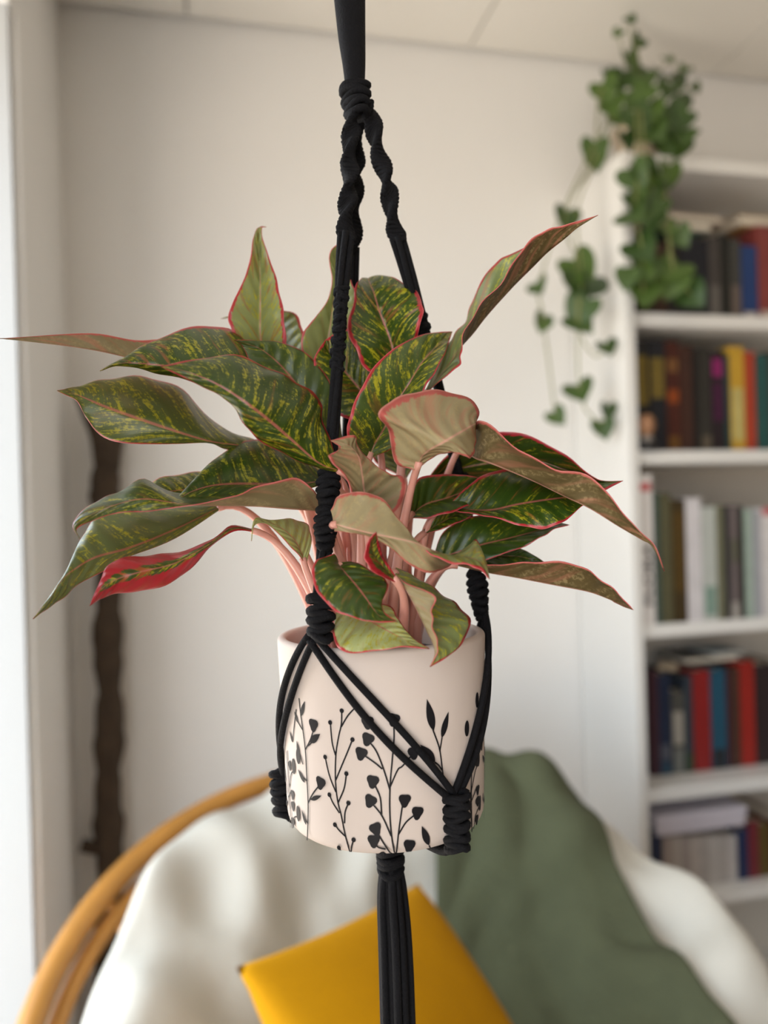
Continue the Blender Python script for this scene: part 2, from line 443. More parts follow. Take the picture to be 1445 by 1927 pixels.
def ribbon(pts2, w, off):                # pts2: list of (a,z)
    P3 = catmull([Vector((a * RT, z, 0)) for a, z in pts2], 5)
    rows = []
    for i, p in enumerate(P3):
        t = (P3[min(i + 1, len(P3) - 1)] - P3[max(i - 1, 0)]).normalized(); nn = Vector((-t.y, t.x, 0)) * w / 2
        rows.append([onpot((p + nn * s_).x / RT + off, (p + nn * s_).y) for s_ in (-1, 1)])
    b.grid(rows)
def blob(outline, off):                  # outline in (a*RT, z); fan
    c = sum(outline, Vector((0, 0, 0))) / len(outline)
    vs = [onpot(c.x / RT + off, c.y, .0003)] + [onpot(q.x / RT + off, q.y, .0003) for q in outline]
    n = len(outline); b.add(vs, [(0, 1 + i, 1 + (i + 1) % n) for i in range(n)])
def e2(x, y):
    a, z = c4(x, y); return Vector((a * RT, z, 0))
for rep in (0, 2.15, -2.1):
    for s_ in STEMS: ribbon([c4(*q) for q in s_], .00095, rep)
    for (x, y) in TRIS:
        c = e2(x, y); s2 = .0038 if x > 230 else .0030; rot = (x * 7 % 11 - 5) * .09
        pts = []
        for k in range(18):
            a = 2 * math.pi * k / 18; r = s2 * (1 + .17 * math.cos(3 * (a + math.pi / 2)))
            a += rot; pts.append(c + Vector((r * math.cos(a) * .92, r * math.sin(a), 0)))
        blob(pts, rep)
    for (x, y) in DOTS:
        c = e2(x, y); blob([c + Vector((math.cos(a), math.sin(a), 0)) * .0014 for a in [2 * math.pi * k / 12 for k in range(12)]], rep)
    for (x, y) in OVALS:
        c = e2(x, y); blob([c + Vector((math.cos(a) * .0024, math.sin(a) * .0048, 0)) for a in [2 * math.pi * k / 16 for k in range(16)]], rep)
    for (p_, q_, w_) in LEAFM:
        A, B2 = e2(*p_), e2(*q_); d = B2 - A; nn = Vector((-d.y, d.x, 0)).normalized() * w_ * .00011
        pts = [A + d * t + nn * math.sin(math.pi * t ** .8) for t in [i / 8 for i in range(9)]] + [A + d * t - nn * math.sin(math.pi * t ** .8) for t in [1 - i / 8 for i in range(1, 8)]]
        blob(pts, rep)
po = b.build('botanical_print', M_print, pot, recalc=False); po['label'] = 'black printed wildflower stems around the pot'

# ------------------------------------------------------------------ macrame hanger
han = empty('macrame_hanger', RC + Vector((0, 0, .46)), 'black knotted macrame cord hanger with a long tassel', 'plant hanger')
CR_ = .0021
def frame(t):
    t = t.normalized(); x = t.cross(fw)
    x = x.normalized() if x.length > .05 else t.orthogonal().normalized()
    return t, x, t.cross(x).normalized()
def resample(pts, step):
    pts = [Vector(p) for p in pts]; L = [0]
    for i in range(1, len(pts)): L.append(L[-1] + (pts[i] - pts[i - 1]).length)
    n = max(2, int(L[-1] / step)); out = []; j = 0
    for k in range(n + 1):
        s = L[-1] * k / n
        while j < len(pts) - 2 and L[j + 1] < s: j += 1
        d = L[j + 1] - L[j]; out.append(pts[j].lerp(pts[j + 1], (s - L[j]) / d if d > 0 else 0))
    return out
def sennit(name, pts, a=.0051, b_=.0016, turn=16, step=.0020, tube=.0017, ph=0, taper=False, alt=True):
    mb = MB(); C = resample(catmull(pts, 8), step); N = len(C)
    mb.tube(C, max(b_ * .9, .0022), 8)
    for i, c in enumerate(C):
        t, x, y = frame(C[min(i + 1, N - 1)] - C[max(i - 1, 0)])
        s = 1.0
        if taper: s = .42 + .58 * math.sin(math.pi * (i + .5) / N) ** .8
        phi = math.radians(ph + turn * i); e1 = x * math.cos(phi) + y * math.sin(phi); e2_ = t.cross(e1)
        tl = (.55 if i % 2 else -.55) if alt else .9
        ring = [c + e1 * (a * s * math.cos(w)) + e2_ * (b_ * s * math.sin(w)) + t * (tl * .0026 * math.cos(w)) + t * (.0009 * math.sin(2 * w + i)) for w in [2 * math.pi * k / 20 for k in range(20)]]
        mb.tube(ring, tube * (.92 + .16 * random.random()), 7, closed=True)
    return mb.build(name, M_cord, han)
def cords(name, pts, n, spread, rad=CR_, lift=None, twist=.9):
    mb = MB(); C = resample(catmull(pts, 8), .004); N = len(C)
    for k in range(n):
        path = []
        for i, c in enumerate(C):
            t, x, y = frame(C[min(i + 1, N - 1)] - C[max(i - 1, 0)])
            a = 2 * math.pi * k / n + twist * i / N * 2
            sp = spread(i / (N - 1)) if callable(spread) else spread
            path.append(c + (x * math.cos(a) + y * math.sin(a)) * sp)
        mb.tube(path, rad, 8)
    return mb.build(name, M_cord, han)
# sleeve above the apex, up to the ceiling hook
apex = Q(668, 168, 0)
b = MB(); base = [apex, Q(666, 120, 0), Q(662, 70, 0), Q(658, 0, 0), Q(655, -60, 0), Q(655, -130, 0)]
b.tube(catmull(base, 6), [.0062 + .0040 * min(1, i / 18) for i in range(31)], 20)
b.build('gathered_sleeve', M_cord, han)
topz = ZC - .02; tp = base[-1]
b = MB()
for k in range(4):
    a = k * math.pi / 2 + .4; o_ = Vector((math.cos(a), math.sin(a), 0))
    b.tube([tp + o_ * .005, tp + o_ * .005 + Vector((0, 0, .2)), Vector((tp.x, tp.y, topz - .06)) + o_ * .003], .0032, 8)
b.build('hanging_cord', M_cord, han)
hk = MB(); hk.tube([Vector((tp.x + .012 * math.cos(a) - .0, tp.y, topz - .055 + .012 + .012 * math.sin(a))) for a in [math.radians(q) for q in range(-180, 95, 15)]] + [Vector((tp.x, tp.y, topz + .02))], .0022, 8)
ho = hk.build('ceiling_hook', M_frame, None); tag(ho, 'small white ceiling hook holding the black hanger', 'hook')
# wrapped knot
sennit('gathering_knot', [Q(668, 165, 0), Q(669, 185, -.1), Q(672, 215, -.2)], .0085, .0055, 12, .0032, .0023)
# three arms
A_s = [Q(663, 195, -.3), Q(661, 245, -.6), Q(659, 310, -.9), Q(655, 370, -1.2), Q(651, 442, -1.6)]
B_s = [Q(690, 195, .2), Q(702, 235, .3), Q(714, 290, .5), Q(732, 365, .7), Q(747, 448, 1.0)]
C_s = [Q(676, 205, .8), Q(670, 300, 1.3), Q(666, 400, 1.8), Q(664, 470, 2.2)]
sennit('spiral_knot', A_s, alt=False); sennit('spiral_knot', B_s, ph=60, alt=False); sennit('spiral_knot', C_s, ph=120, alt=False)
A_c = [Q(651, 440, -1.6), Q(646, 500, -1.9), Q(641, 580, -2.2), Q(634, 700, -2.8), Q(627, 800, -3.5), Q(619, 900, -4.4)]
cords('arm_cord', A_c, 4, lambda t: .0035 - .0016 * min(1, t * 2.2))
sennit('small_knot', [Q(643, 545, -2.1), Q(637, 640, -2.5), Q(634, 690, -2.7)], .0036, .0028, 15, .0034, .0017)
for pts in ([Q(618, 885, -4.3), Q(617, 920, -4.5), Q(615, 958, -4.8)], [Q(614, 955, -4.8), Q(613, 990, -5.0), Q(611, 1035, -5.3)]):
    sennit('square_knot', pts, (.0062), .0046, 14, .0024, .0023, ph=-20, taper=True)
cords('arm_cord', [Q(611, 1030, -5.3), Q(606, 1080, -5.7), Q(603, 1130, -6.3)], 4, .0026)
B_c = [Q(747, 446, 1.0), Q(757, 478, 1.2), Q(775, 540, 1.6), Q(798, 625, 2.2), Q(828, 740, 3.0), Q(852, 850, 3.2), Q(868, 920, 3.0), Q(884, 1000, 2.5), Q(896, 1085, 1.6)]
cords('arm_cord', B_c, 4, lambda t: .0035 - .0014 * min(1, t * 3))
sennit('small_knot', [Q(790, 600, 2.0), Q(806, 660, 2.5)], .0044, .003, 15, .0032, .0019)
sennit('square_knot', [Q(866, 900, 3.0), Q(874, 950, 2.8)], .007, .0042, 14, .003, .002, taper=True)
sennit('square_knot', [Q(893, 1075, 1.7), Q(900, 1115, 1.4), Q(906, 1160, 1.1)], .0062, .0042, 10, .0026, .0022, taper=True)
C_c = [Q(664, 465, 2.2), Q(662, 540, 2.8), Q(658, 700, 4.0), Q(652, 900, 5.4), Q(648, 1060, 6.6), Q(646, 1130, 7.4)]
cords('arm_cord', C_c, 4, .0026)
sennit('square_knot', [Q(647, 1080, 6.8), Q(646, 1110, 7.2), Q(645, 1150, 7.5)], .0064, .004, 8, .0032, .002)
# arm ends just above the rim: (angle from front, height over rim)
AE = [(-math.radians(35), .006), (math.radians(98), .008), (math.radians(205), .008)]
sennit('square_knot', [Q(604, 1122, -6.25), Q(604, 1150, -6.3), Q(602, 1196, -6.4)], .0068, .0042, 6, .0028, .0023)
KN = [(math.radians(37), -.0905), (math.radians(151), -.093), (-math.radians(96), -.0935)]
def surf(a, z, off):
    rr = prad(RC.z + z) + off; return RC + Vector((rr * math.cos(a + FA), rr * math.sin(a + FA), z))
def net(ia, ik, da):
    a0, z0 = AE[ia]; a1, z1 = KN[ik]
    while a1 - a0 > math.pi: a1 -= 2 * math.pi
    while a1 - a0 < -math.pi: a1 += 2 * math.pi
    for s_ in (-1, 1):
        pts = []
        for i in range(25):
            t = i / 24; w = math.sin(math.pi * min(1, t * 1.02 + .03)) * .0030 + .0021
            az = a0 + (a1 - a0) * (t ** .92); z = z0 + (z1 - z0) * t - .006 * math.sin(math.pi * t) * .6
            # sideways offset perpendicular to the run
            dx, dz = (a1 - a0) * RT, (z1 - z0); L = math.hypot(dx, dz)
            az += s_ * w * (-dz / L) / RT; z += s_ * w * (dx / L)
            pts.append(surf(az, z, CR_ + .0003))
        mb = MB(); mb.tube(catmull(pts, 2), CR_, 8); mb.build('net_cord', M_cord, han)
net(0, 0, 1); net(0, 2, -1); net(1, 0, -1); net(1, 1, 1); net(2, 1, -1); net(2, 2, 1)
gather = RC + Vector((0, 0, -HP - .012)) + r0 * .002
for (a, z) in KN:
    zz = [z + .002, z - .010, z - .022, -HP + .002]
    sennit('square_knot', [surf(a, q, .0046) for q in zz], .0064, .0040, 4, .0028, .0022, ph=90 if False else 0)
    mb = MB()
    for s_ in (-1, 0, 1):
        a2 = a + s_ * .05
        p1 = surf(a2, -HP + .004, .004); p2 = surf(a2, -HP - .003, -.006); p3 = RC + (surf(a2, -HP - .004, -.045) - RC)
        mb.tube(catmull([p1, p2, p3, gather + Vector((0, 0, .004))], 5), CR_, 8)
    mb.build('base_cord', M_cord, han)
sennit('tassel_knot', [gather + Vector((0, 0, .006)), gather, gather + Vector((0, 0, -.022))], .0075, .0065, 12, .0036, .0028)
for k in range(16):
    a = k * 2.39996; rr = .0105 * math.sqrt((k + .5) / 16)
    o_ = Vector((math.cos(a), math.sin(a), 0)); L = .24 + random.uniform(-.02, .02)
    pts = [gather + Vector((0, 0, -.018)) + o_ * rr * .5, gather + Vector((0, 0, -.04)) + o_ * rr * .85,
           gather + Vector((0, 0, -.09)) + o_ * rr + r0 * .001, gather + Vector((0, 0, -L)) + o_ * rr * 1.05 + r0 * .001]
    mb = MB(); mb.tube(catmull(pts, 4), .0027, 7); mb.build('tassel_strand', M_cord, han)

# ------------------------------------------------------------------ aglaonema
agl = empty('aglaonema', RC - Vector((0, 0, .018)), 'red-edged variegated aglaonema with pink stems in the hanging pot', 'houseplant')
soil = RC - Vector((0, 0, .020))
def leaf(rows, col, bulge=1.0, stem=None, ual=.1, rip=.0007, seed=0):
    NS, NU = 6, 8
    Lp = catmull([Q(*r[0:3]) for r in rows], NS); Mp = catmull([Q(*r[3:6]) for r in rows], NS); Rp = catmull([Q(*r[6:9]) for r in rows], NS)
    N = len(Mp); top = []; rnd = random.Random(seed)
    ph = rnd.random() * 6
    for i in range(N):
        h = (Mp[min(i + 1, N - 1)] - Mp[max(i - 1, 0)])
        row = []
        for side in (-1, 1):
            e = Lp[i] if side < 0 else Rp[i]
            w = (e - Mp[i]); n = (w * side).cross(h); n = n.normalized() if n.length > 1e-12 else Vector((0, 0, 0))
            c = (e + Mp[i]) / 2 + n * w.length * .13 * bulge
            half = []
            for k in range(NU + 1):
                t = k / NU
                p = Mp[i] * (1 - t) ** 2 + c * 2 * t * (1 - t) + e * t * t
                p = p + n * rip * t * t * math.sin(i * .9 + ph + side) * min(1, w.length / .02)
                half.append(p)
            row.append(half)
        top.append(list(reversed(row[0])) + row[1][1:])
    C = 2 * NU + 1
    # normals by finite difference
    nor = []
    for i in range(N):
        nr = []
        for k in range(C):
            a = top[i][min(k + 1, C - 1)] - top[i][max(k - 1, 0)]; h = top[min(i + 1, N - 1)][k] - top[max(i - 1, 0)][k]
            n = a.cross(h); nr.append(n.normalized() if n.length > 1e-12 else Vector((0, 0, 0)))
        nor.append(nr)
    vs = []; fs = []; mi = []
    th = .00022
    for i in range(N):
        for k in range(C): vs.append(top[i][k] + nor[i][k] * th)
    for i in range(N):
        for k in range(C): vs.append(top[i][k] - nor[i][k] * th)
    o2 = N * C
    for i in range(N - 1):
        for k in range(C - 1):
            a, b1, c1, d1 = i * C + k, i * C + k + 1, (i + 1) * C + k + 1, (i + 1) * C + k
            fs.append((a, b1, c1, d1)); mi.append(0); fs.append((o2 + d1, o2 + c1, o2 + b1, o2 + a)); mi.append(1)
        for k in (0, C - 1):
            a, d1 = i * C + k, (i + 1) * C + k
            fs.append((a, d1, o2 + d1, o2 + a) if k == 0 else (a, o2 + a, o2 + d1, d1)); mi.append(0)
    me = bpy.data.meshes.new('leaf'); me.from_pydata([tuple(v) for v in vs], [], fs)
    me.materials.append(M_ltop); me.materials.append(M_lund)
    uvl = me.uv_layers.new(name='leaf')
    for p in me.polygons:
        p.material_index = mi[p.index]; p.use_smooth = True
        for li in p.loop_indices:
            vi = me.loops[li].vertex_index % o2
            uvl.data[li].uv = ((vi % C) / (C - 1), (vi // C) / (N - 1))
    o = bpy.data.objects.new('leaf', me); sc.collection.objects.link(o); o.parent = agl
    o.matrix_parent_inverse = Matrix.Translation(-Vector(agl.location)); o.color = (*col, ual)
    # petiole
    bp = Mp[0]; hd = (Mp[min(4, N - 1)] - Mp[0]).normalized()
    rel = bp - RC; X = rel.dot(r0); Y = rel.dot(fw)
    sp = soil + r0 * max(-.030, min(.032, X * .35 + rnd.uniform(-.008, .008))) + fw * max(-.034, min(.034, Y * .5 + rnd.uniform(-.008, .008)))
    if stem is not None: sp = soil + r0 * stem[0] + fw * stem[1]
    d = (bp - sp).length
    pts = bez(sp, sp + (Vector((0, 0, 1)) * .6 + (bp - sp).normalized() * .5) * d * .4, bp - hd * d * .22, bp + hd * .004, 16)
    mb = MB(); mb.tube(pts, [.0043 - .0021 * min(1, i / 13) for i in range(17)], 10)
    pe = mb.build('petiole', M_stem, None); pe.parent = o
    pe.matrix_parent_inverse = Matrix.Translation(-Vector(agl.location)) if False else Matrix.Identity(4)
    return o
def T(x, y, d): return [x, y, d, x, y, d, x, y, d]
LV = {}
LV['far_left'] = ([[430,665,1,430,720,1,430,690,4],[330,640,0,330,700,0,330,665,4],[255,640,-1,240,673,-1,245,650,3],[172,627,-2,160,656,-2,165,642,2],[60,633,-2.5,60,643,-2.5,60,638,-1],T(0,637,-3)],(.55,.4,.1))
LV['left_dark'] = ([[560,760,0,560,745,0,555,725,1],[500,752,-1,500,735,-2,505,690,1.5],[430,735,-1,430,705,-3,450,630,1.5],[350,715,-2,350,695,-3.5,385,613,.5],[280,698,-2.5,280,686,-4,300,636,-1],[225,688,-4,225,684,-4.5,235,672,-3.5],T(188,698,-5)],(.55,.7,.0))
LV['left_big'] = ([[645,890,-4.5,645,888,-4.5,645,880,-4.5],[600,881,-5,600,872,-5.7,625,840,-4.5],[540,857,-5.5,552,832,-6.7,606,785,-4],[484,825,-6.5,515,800,-7.5,602,752,-3.5],[457,793,-7,476,769,-8.3,566,724,-3.5],[430,755,-7.5,430,737,-8.5,520,699,-4],[390,732,-8,390,715,-8.5,441,669,-5.5],[345,710,-8.5,345,698,-8.7,350,680,-8],T(303,690,-9)],(.30,.85,.0))
LV['left_pale'] = ([[500,850,1,500,848,1,500,842,1.5],[430,846,0,445,838,0,470,825,2],[388,833,-1,388,830,-1.5,405,797,2],[297,836,-2,297,802,-2.5,345,735,2.5],[205,828,-2.5,205,769,-3,275,710,1.5],[165,790,-3,165,752,-3.2,205,713,0],[145,755,-3.5,138,741,-3.5,150,726,-2],[120,742,-4,118,737,-4,120,733,-3.8],T(107,735,-4)],(.10,1.0,.10))
LV['mid_left'] = ([[610,912,-1,610,905,-1,610,895,-1],[560,925,-2,560,912,-1.5,570,858,1],[512,932,-3,512,913,-2.2,520,832,1.5],[441,937,-4,441,912,-3,480,826,1],[394,938,-4.5,394,916,-3.8,425,848,0],[352,944,-5,352,930,-4.8,375,893,-2.5],T(319,955,-5.5)],(.15,.5,.0))
LV['low_left'] = ([[610,962,-2,605,963,-1.5,600,950,0],[590,922,-5,575,960,-3,570,930,.5],[550,900,-6,545,958,-4,540,920,1],[480,918,-6.5,481,953,-5,480,925,1],[430,937,-6.8,420,952,-6,430,925,.5],[345,953,-7,345,950,-6.5,335,935,-1],[274,963,-7,272,940,-6.8,272,903,-3],[224,965,-7.3,220,950,-7,215,930,-5],[180,978,-7.6,175,968,-7.5,170,950,-6.5],[145,995,-8,142,990,-8,138,985,-7.8],T(150,1014,-8.3)],(.25,.4,.0))
LV['behind_low'] = ([[500,915,2,500,905,2,500,890,3],[400,935,1,400,915,1,410,885,3],[350,940,0,350,922,0,355,891,2],[300,940,-1,300,928,-1,300,901,.5],T(240,945,-1.5)],(.2,.7,.0))
LV['blue_left'] = ([[420,955,0,420,952,0,420,945,1],[330,1013,-2,330,997,-2,340,955,1],[235,1051,-4,245,1032,-4,260,958,0],[195,1075,-5,180,1050,-5,190,968,-1.5],[150,1098,-5.5,140,1072,-6,155,1010,-3.5],[115,1128,-6,118,1090,-6.5,130,1070,-5.5],[85,1148,-6.5,88,1135,-6.8,95,1120,-6.5],T(62,1165,-7)],(.0,.45,.16))
LV['red_left'] = ([[485,1002,-2,485,1000,-2,485,998,-2],[440,1000,-3,440,996,-3,435,990,-2],[395,1030,-3.5,395,1024,-4,395,1018,-3],[350,1078,-4,330,1060,-5,325,1041,-3],[290,1108,-4.5,270,1075,-6,265,1046,-4],[230,1115,-5.5,220,1090,-6.5,210,1058,-5.5],[195,1124,-6.5,190,1110,-7,190,1090,-6.5],T(169,1140,-7.5)],(1.55,.8,.05))
LV['small_pale'] = ([[575,1062,-3,572,1062,-3,578,1058,-3],[562,1045,-3.5,566,1040,-3,586,1010,-2],[540,1022,-4,550,1012,-3.5,575,985,-1.5],[515,996,-4.5,522,990,-4.2,545,977,-2.5],[495,985,-5,498,983,-4.8,505,979,-4],[478,990,-5.5,478,984,-5.5,480,976,-5.2],T(473,1018,-6)],(.2,.6,.75))
LV['top_left'] = ([[515,745,3,515,745,3,520,745,3],[450,700,2,505,700,3.5,540,700,2],[437,628,1,491,640,2.5,538,648,1],[430,590,1,490,590,2.5,535,600,1],[450,545,1.5,490,545,2.5,526,550,1.5],[468,500,2,489,500,3,514,505,2],[475,455,3,486,452,3.5,496,455,3],[484,430,3.5,489,428,3.5,493,430,3.5],T(501,427,3.2)],(.5,.6,.5))  # pale value puts the silvery sheen into the leaf colour
LV['top_left_back'] = ([[560,720,4,560,720,4,570,720,4],[500,670,4,535,670,5,572,650,4],[480,620,5,520,620,6,568,615,4.5],[470,600,5.5,500,590,6,545,585,5],[440,597,6,445,595,6,470,585,6],T(415,600,6)],(.3,.5,.35))
LV['centre_grey'] = ([[600,760,3,610,760,3,625,760,3],[566,655,2,612,680,3.5,655,640,2.5],[582,610,2,622,610,3.5,660,598,2],[606,582,2.5,628,560,3.5,670,570,2],[624,540,3,632,530,3.5,666,540,2],[621,500,3,632,500,3.5,656,517,2.5],[620,478,2.5,634,470,3,650,490,3],[640,455,2.5,655,455,3,665,470,3],T(682,437,3)],(.15,.2,.5))  # grey-green sheen is painted in through the pale value
LV['centre_round'] = ([[745,720,1,750,720,1,757,718,1],[692,698,0,742,690,1.5,775,690,1],[668,655,-.5,737,650,1.5,783,640,.5],[653,615,0,725,615,1.5,796,592,0],[664,575,.5,713,585,1.5,794,572,.5],[668,540,1.5,703,552,2,783,548,1.5],[676,528,3,695,532,3,750,528,2.5],[684,524,4.5,692,524,4.5,715,518,4],T(690,540,7.5)],(.45,.7,.0))
LV['centre_glossy'] = ([[690,862,-1,694,862,-1,702,860,-1],[658,840,-2,706,833,-1,745,840,-1.5],[654,800,-3,726,800,-1.5,775,805,-2],[668,755,-3,746,758,-1.5,785,770,-2.5],[700,695,-2.5,770,722,-1.5,798,733,-2.5],[745,653,-1.5,793,684,-1,818,702,-2],[795,630,0,818,655,.3,836,668,-.7],[830,625,1.5,838,635,1.5,844,645,1],T(851,624,2.5)],(.22,.75,.05))
LV['front_beige'] = ([[790,880,-6,786,876,-6,780,885,-6],[812,862,-6.5,795,858,-7,742,868,-6],[835,853,-7.5,812,845,-8,733,815,-7],[855,852,-8,832,835,-8.5,712,778,-8],[872,857,-8,850,824,-8.5,745,750,-7],[886,862,-7.5,872,811,-7.5,800,735,-5.5],[893,845,-6,890,800,-6,860,741,-4],[895,825,-4.5,895,797,-4.5,900,766,-3],T(895,797,-3)],(.6,.5,.35))
LV['right_long'] = ([[868,838,2,868,842,2,868,815,2],[895,850,-1,892,862,-2.5,890,796,-3.5],[925,862,0,925,873,-4,915,795,-5],[1000,880,0,1000,904,-4.5,975,845,-6],[1060,915,-.5,1060,933,-5,1045,882,-6.5],[1110,945,-2,1110,957,-5.5,1112,897,-6.5],[1165,982,-4.5,1165,991,-6,1160,950,-7],[1205,1008,-6,1205,1014,-6.8,1200,996,-7],[1230,1027,-7.2,1229,1030,-7.4,1232,1027,-7.5],T(1250,1075,-8)],(.35,.3,.0))
LV['right_behind'] = ([[800,905,3,800,908,3,800,912,3],[855,846,3,850,885,4,855,925,3],[935,813,2,935,870,3.5,935,900,2.5],[1000,822,1,1000,865,2,1000,905,1],[1066,858,0,1066,885,1,1066,920,0],[1115,897,-1,1115,903,-.5,1110,930,-1.5],[1140,905,-2,1140,908,-2,1138,922,-2.5],T(1172,905,-3)],(.6,.2,.0))
LV['right_dark'] = ([[840,955,0,840,955,0,840,958,0],[880,915,0,880,960,0,880,966,-1],[925,888,.5,925,961,-1,925,973,-2],[970,885,1,975,950,-1.5,975,988,-2.5],[1030,890,1,1030,941,-2,1020,995,-3],[1080,905,.5,1080,935,-2,1060,982,-3],[1120,925,-1,1120,933,-2,1100,950,-2.5],T(1140,935,-2.5)],(.45,.25,.0))
LV['right_inner'] = ([[770,972,-1,770,972,-1,772,975,-1],[782,905,0,800,950,0,805,975,-1],[830,893,.5,840,938,.5,845,965,-1],[880,895,1,885,921,1,885,950,0],[915,903,1.5,920,910,1.5,920,925,1],T(945,905,2)],(.35,.1,.0))
LV['right_sliver'] = ([T(790,1008,-.5),[830,955,0,828,985,0,830,996,-.5],[870,955,1,868,965,1,870,980,0],T(905,960,2)],(.3,.3,.0))
LV['right_low_dark'] = ([[815,1050,1,815,1055,1,815,1060,1],[835,1000,1,850,1043,1,855,1065,.5],[890,972,1.5,905,1026,1,915,1053,0],[960,968,2,960,1013,1,980,1031,0],[1020,975,1.5,1020,997,1,1020,1010,0],[1050,983,1,1050,989,.5,1045,995,0],T(1072,988,0)],(.05,.1,.0))
LV['right_low_small'] = ([[850,1055,2,850,1058,2,850,1062,2],[920,1032,2,920,1048,2,920,1064,1],[970,1030,1.5,970,1047,1.5,970,1064,1],[1005,1045,1,1005,1054,1,1000,1065,1],T(1035,1066,1)],(.05,.2,.0))
LV['right_low_long'] = ([[850,1060,0,850,1062,0,850,1058,0],[920,1068,2,920,1078,0,918,1064,-1],[966,1078,2,966,1086,-1,966,1060,-2],[1038,1090,2,1038,1100,-2,1020,1057,-3],[1109,1106,1,1105,1113,-3,1080,1061,-4],[1143,1122,-1,1140,1125,-4,1124,1086,-5],[1165,1138,-4,1165,1136,-4.5,1160,1114,-5.5],T(1192,1148,-6)],(.3,.3,.0))
LV['front_tan'] = ([[695,985,-5,690,985,-5,685,985,-5],[752,955,-5,687,945,-5.5,665,945,-6.5],[762,902,-5,684,922,-6,655,905,-7],[735,892,-5.5,680,885,-6.5,628,873,-8],[700,870,-6,675,860,-6.8,618,858,-8],[672,838,-6.2,662,843,-6.8,632,850,-7.5],[667,819,-6.5,648,836,-7,640,842,-7],T(621,829,-7)],(.6,.4,.2))
LV['front_olive'] = ([[630,1000,-6,627,985,-6,622,960,-6],[655,1002,-7,655,994,-7.5,640,932,-7],[695,1010,-8,695,1004,-8.5,680,926,-7.5],[735,1032,-8.5,740,1013,-9,718,938,-7.5],[775,1066,-8.5,780,1021,-9,755,982,-8],[815,1078,-8,815,1035,-8.5,785,1022,-8.5],[850,1060,-5.5,845,1045,-7,825,1052,-9],[885,1022,-4.5,880,1050,-7,870,1062,-9],[902,1024,-5.5,905,1060,-8,900,1070,-9],T(921,1090,-9)],(.35,.6,.35))
LV['front_small'] = ([[645,1058,-6,637,1062,-6,628,1042,-6.5],[668,1058,-6.5,646,1074,-7,594,1056,-7.5],[700,1075,-7,660,1090,-7.5,587,1085,-8],[727,1092,-7,675,1108,-8,600,1118,-8.5],[729,1108,-7.5,690,1128,-8.2,632,1150,-9],[719,1133,-8,703,1147,-8.5,675,1165,-9],[724,1153,-8.8,718,1162,-9,710,1171,-9.2],T(748,1170,-9.5)],(.22,.0,.0))
LV['front_lime'] = ([[648,1135,-4,645,1138,-4,638,1140,-4],[690,1130,-4.5,665,1152,-5,628,1165,-5.5],[735,1142,-5.5,695,1168,-6,628,1200,-6.8],[748,1163,-6.5,722,1183,-7,645,1226,-7.5],[764,1186,-7,748,1197,-7.3,695,1227,-8],[780,1203,-7.5,773,1210,-7.8,750,1218,-8.2],T(808,1221,-8.5)],(.2,.7,.8))
LV['front_redtip'] = ([[750,1098,-7,748,1095,-7,746,1088,-7],[711,1082,-8.5,725,1072,-7.5,733,1066,-7.5],[690,1060,-9,707,1050,-8,722,1050,-7.5],[686,1040,-9,700,1030,-8.3,715,1030,-8],[696,1013,-9,703,1015,-8.5,711,1015,-8.3],T(708,1001,-9)],(1.22,1.2,.05))
LV['front_folded'] = ([[745,1068,-5,741,1074,-5.5,745,1085,-6],[790,1090,-5,756,1097,-6.5,775,1103,-8],[830,1117,-5,775,1130,-7.5,816,1119,-9.5],[862,1140,-5.5,790,1160,-8,813,1150,-9.8],[885,1170,-6.5,803,1188,-8.3,814,1178,-9.8],[868,1212,-7.5,815,1212,-8.6,823,1210,-9.5],[840,1237,-8.5,818,1232,-8.8,822,1230,-9.3],T(809,1255,-9)],(.3,.9,.3))
LV['inner_blue'] = ([[640,850,0,640,845,0,645,835,.5],[570,830,-.5,600,790,0,636,770,.5],[530,790,-1,570,740,0,618,715,.5],[490,720,-1,530,690,0,580,668,.5],[470,680,-1,495,660,-.5,530,645,0],[455,650,-1,468,648,-1,485,641,-.5],T(440,640,-1.5)],(.0,.15,.05))
LV['inner_olive'] = ([[700,800,1,705,795,1,710,785,1],[645,785,.5,685,745,1.5,700,700,1],[600,745,.5,660,712,1.5,690,655,1],[590,690,.5,640,690,1.5,665,620,1.2],[595,665,.8,622,668,1.5,640,622,1.5],T(612,640,1.2)],(.4,.8,.0))
LV['right_upper'] = ([[795,745,0,797,745,0,800,742,0],[815,705,1,825,712,0,830,715,-.5],[835,660,1.5,850,680,.5,862,690,-1],[855,630,2,866,655,.5,868,668,-1.5],[878,600,2.5,890,628,.5,872,630,-2],[890,562,2.5,918,592,.5,902,577,-2],[925,502,2,965,540,0,948,525,-2.5],[958,480,1,1000,505,-.5,981,471,-3],[1010,455,-1,1030,475,-2,1019,437,-3.5],[1055,430,-3,1060,451,-3,1050,427,-3.8],[1088,422,-4,1088,428,-4,1088,416,-4.2],T(1125,405,-5)],(.5,.3,.25))
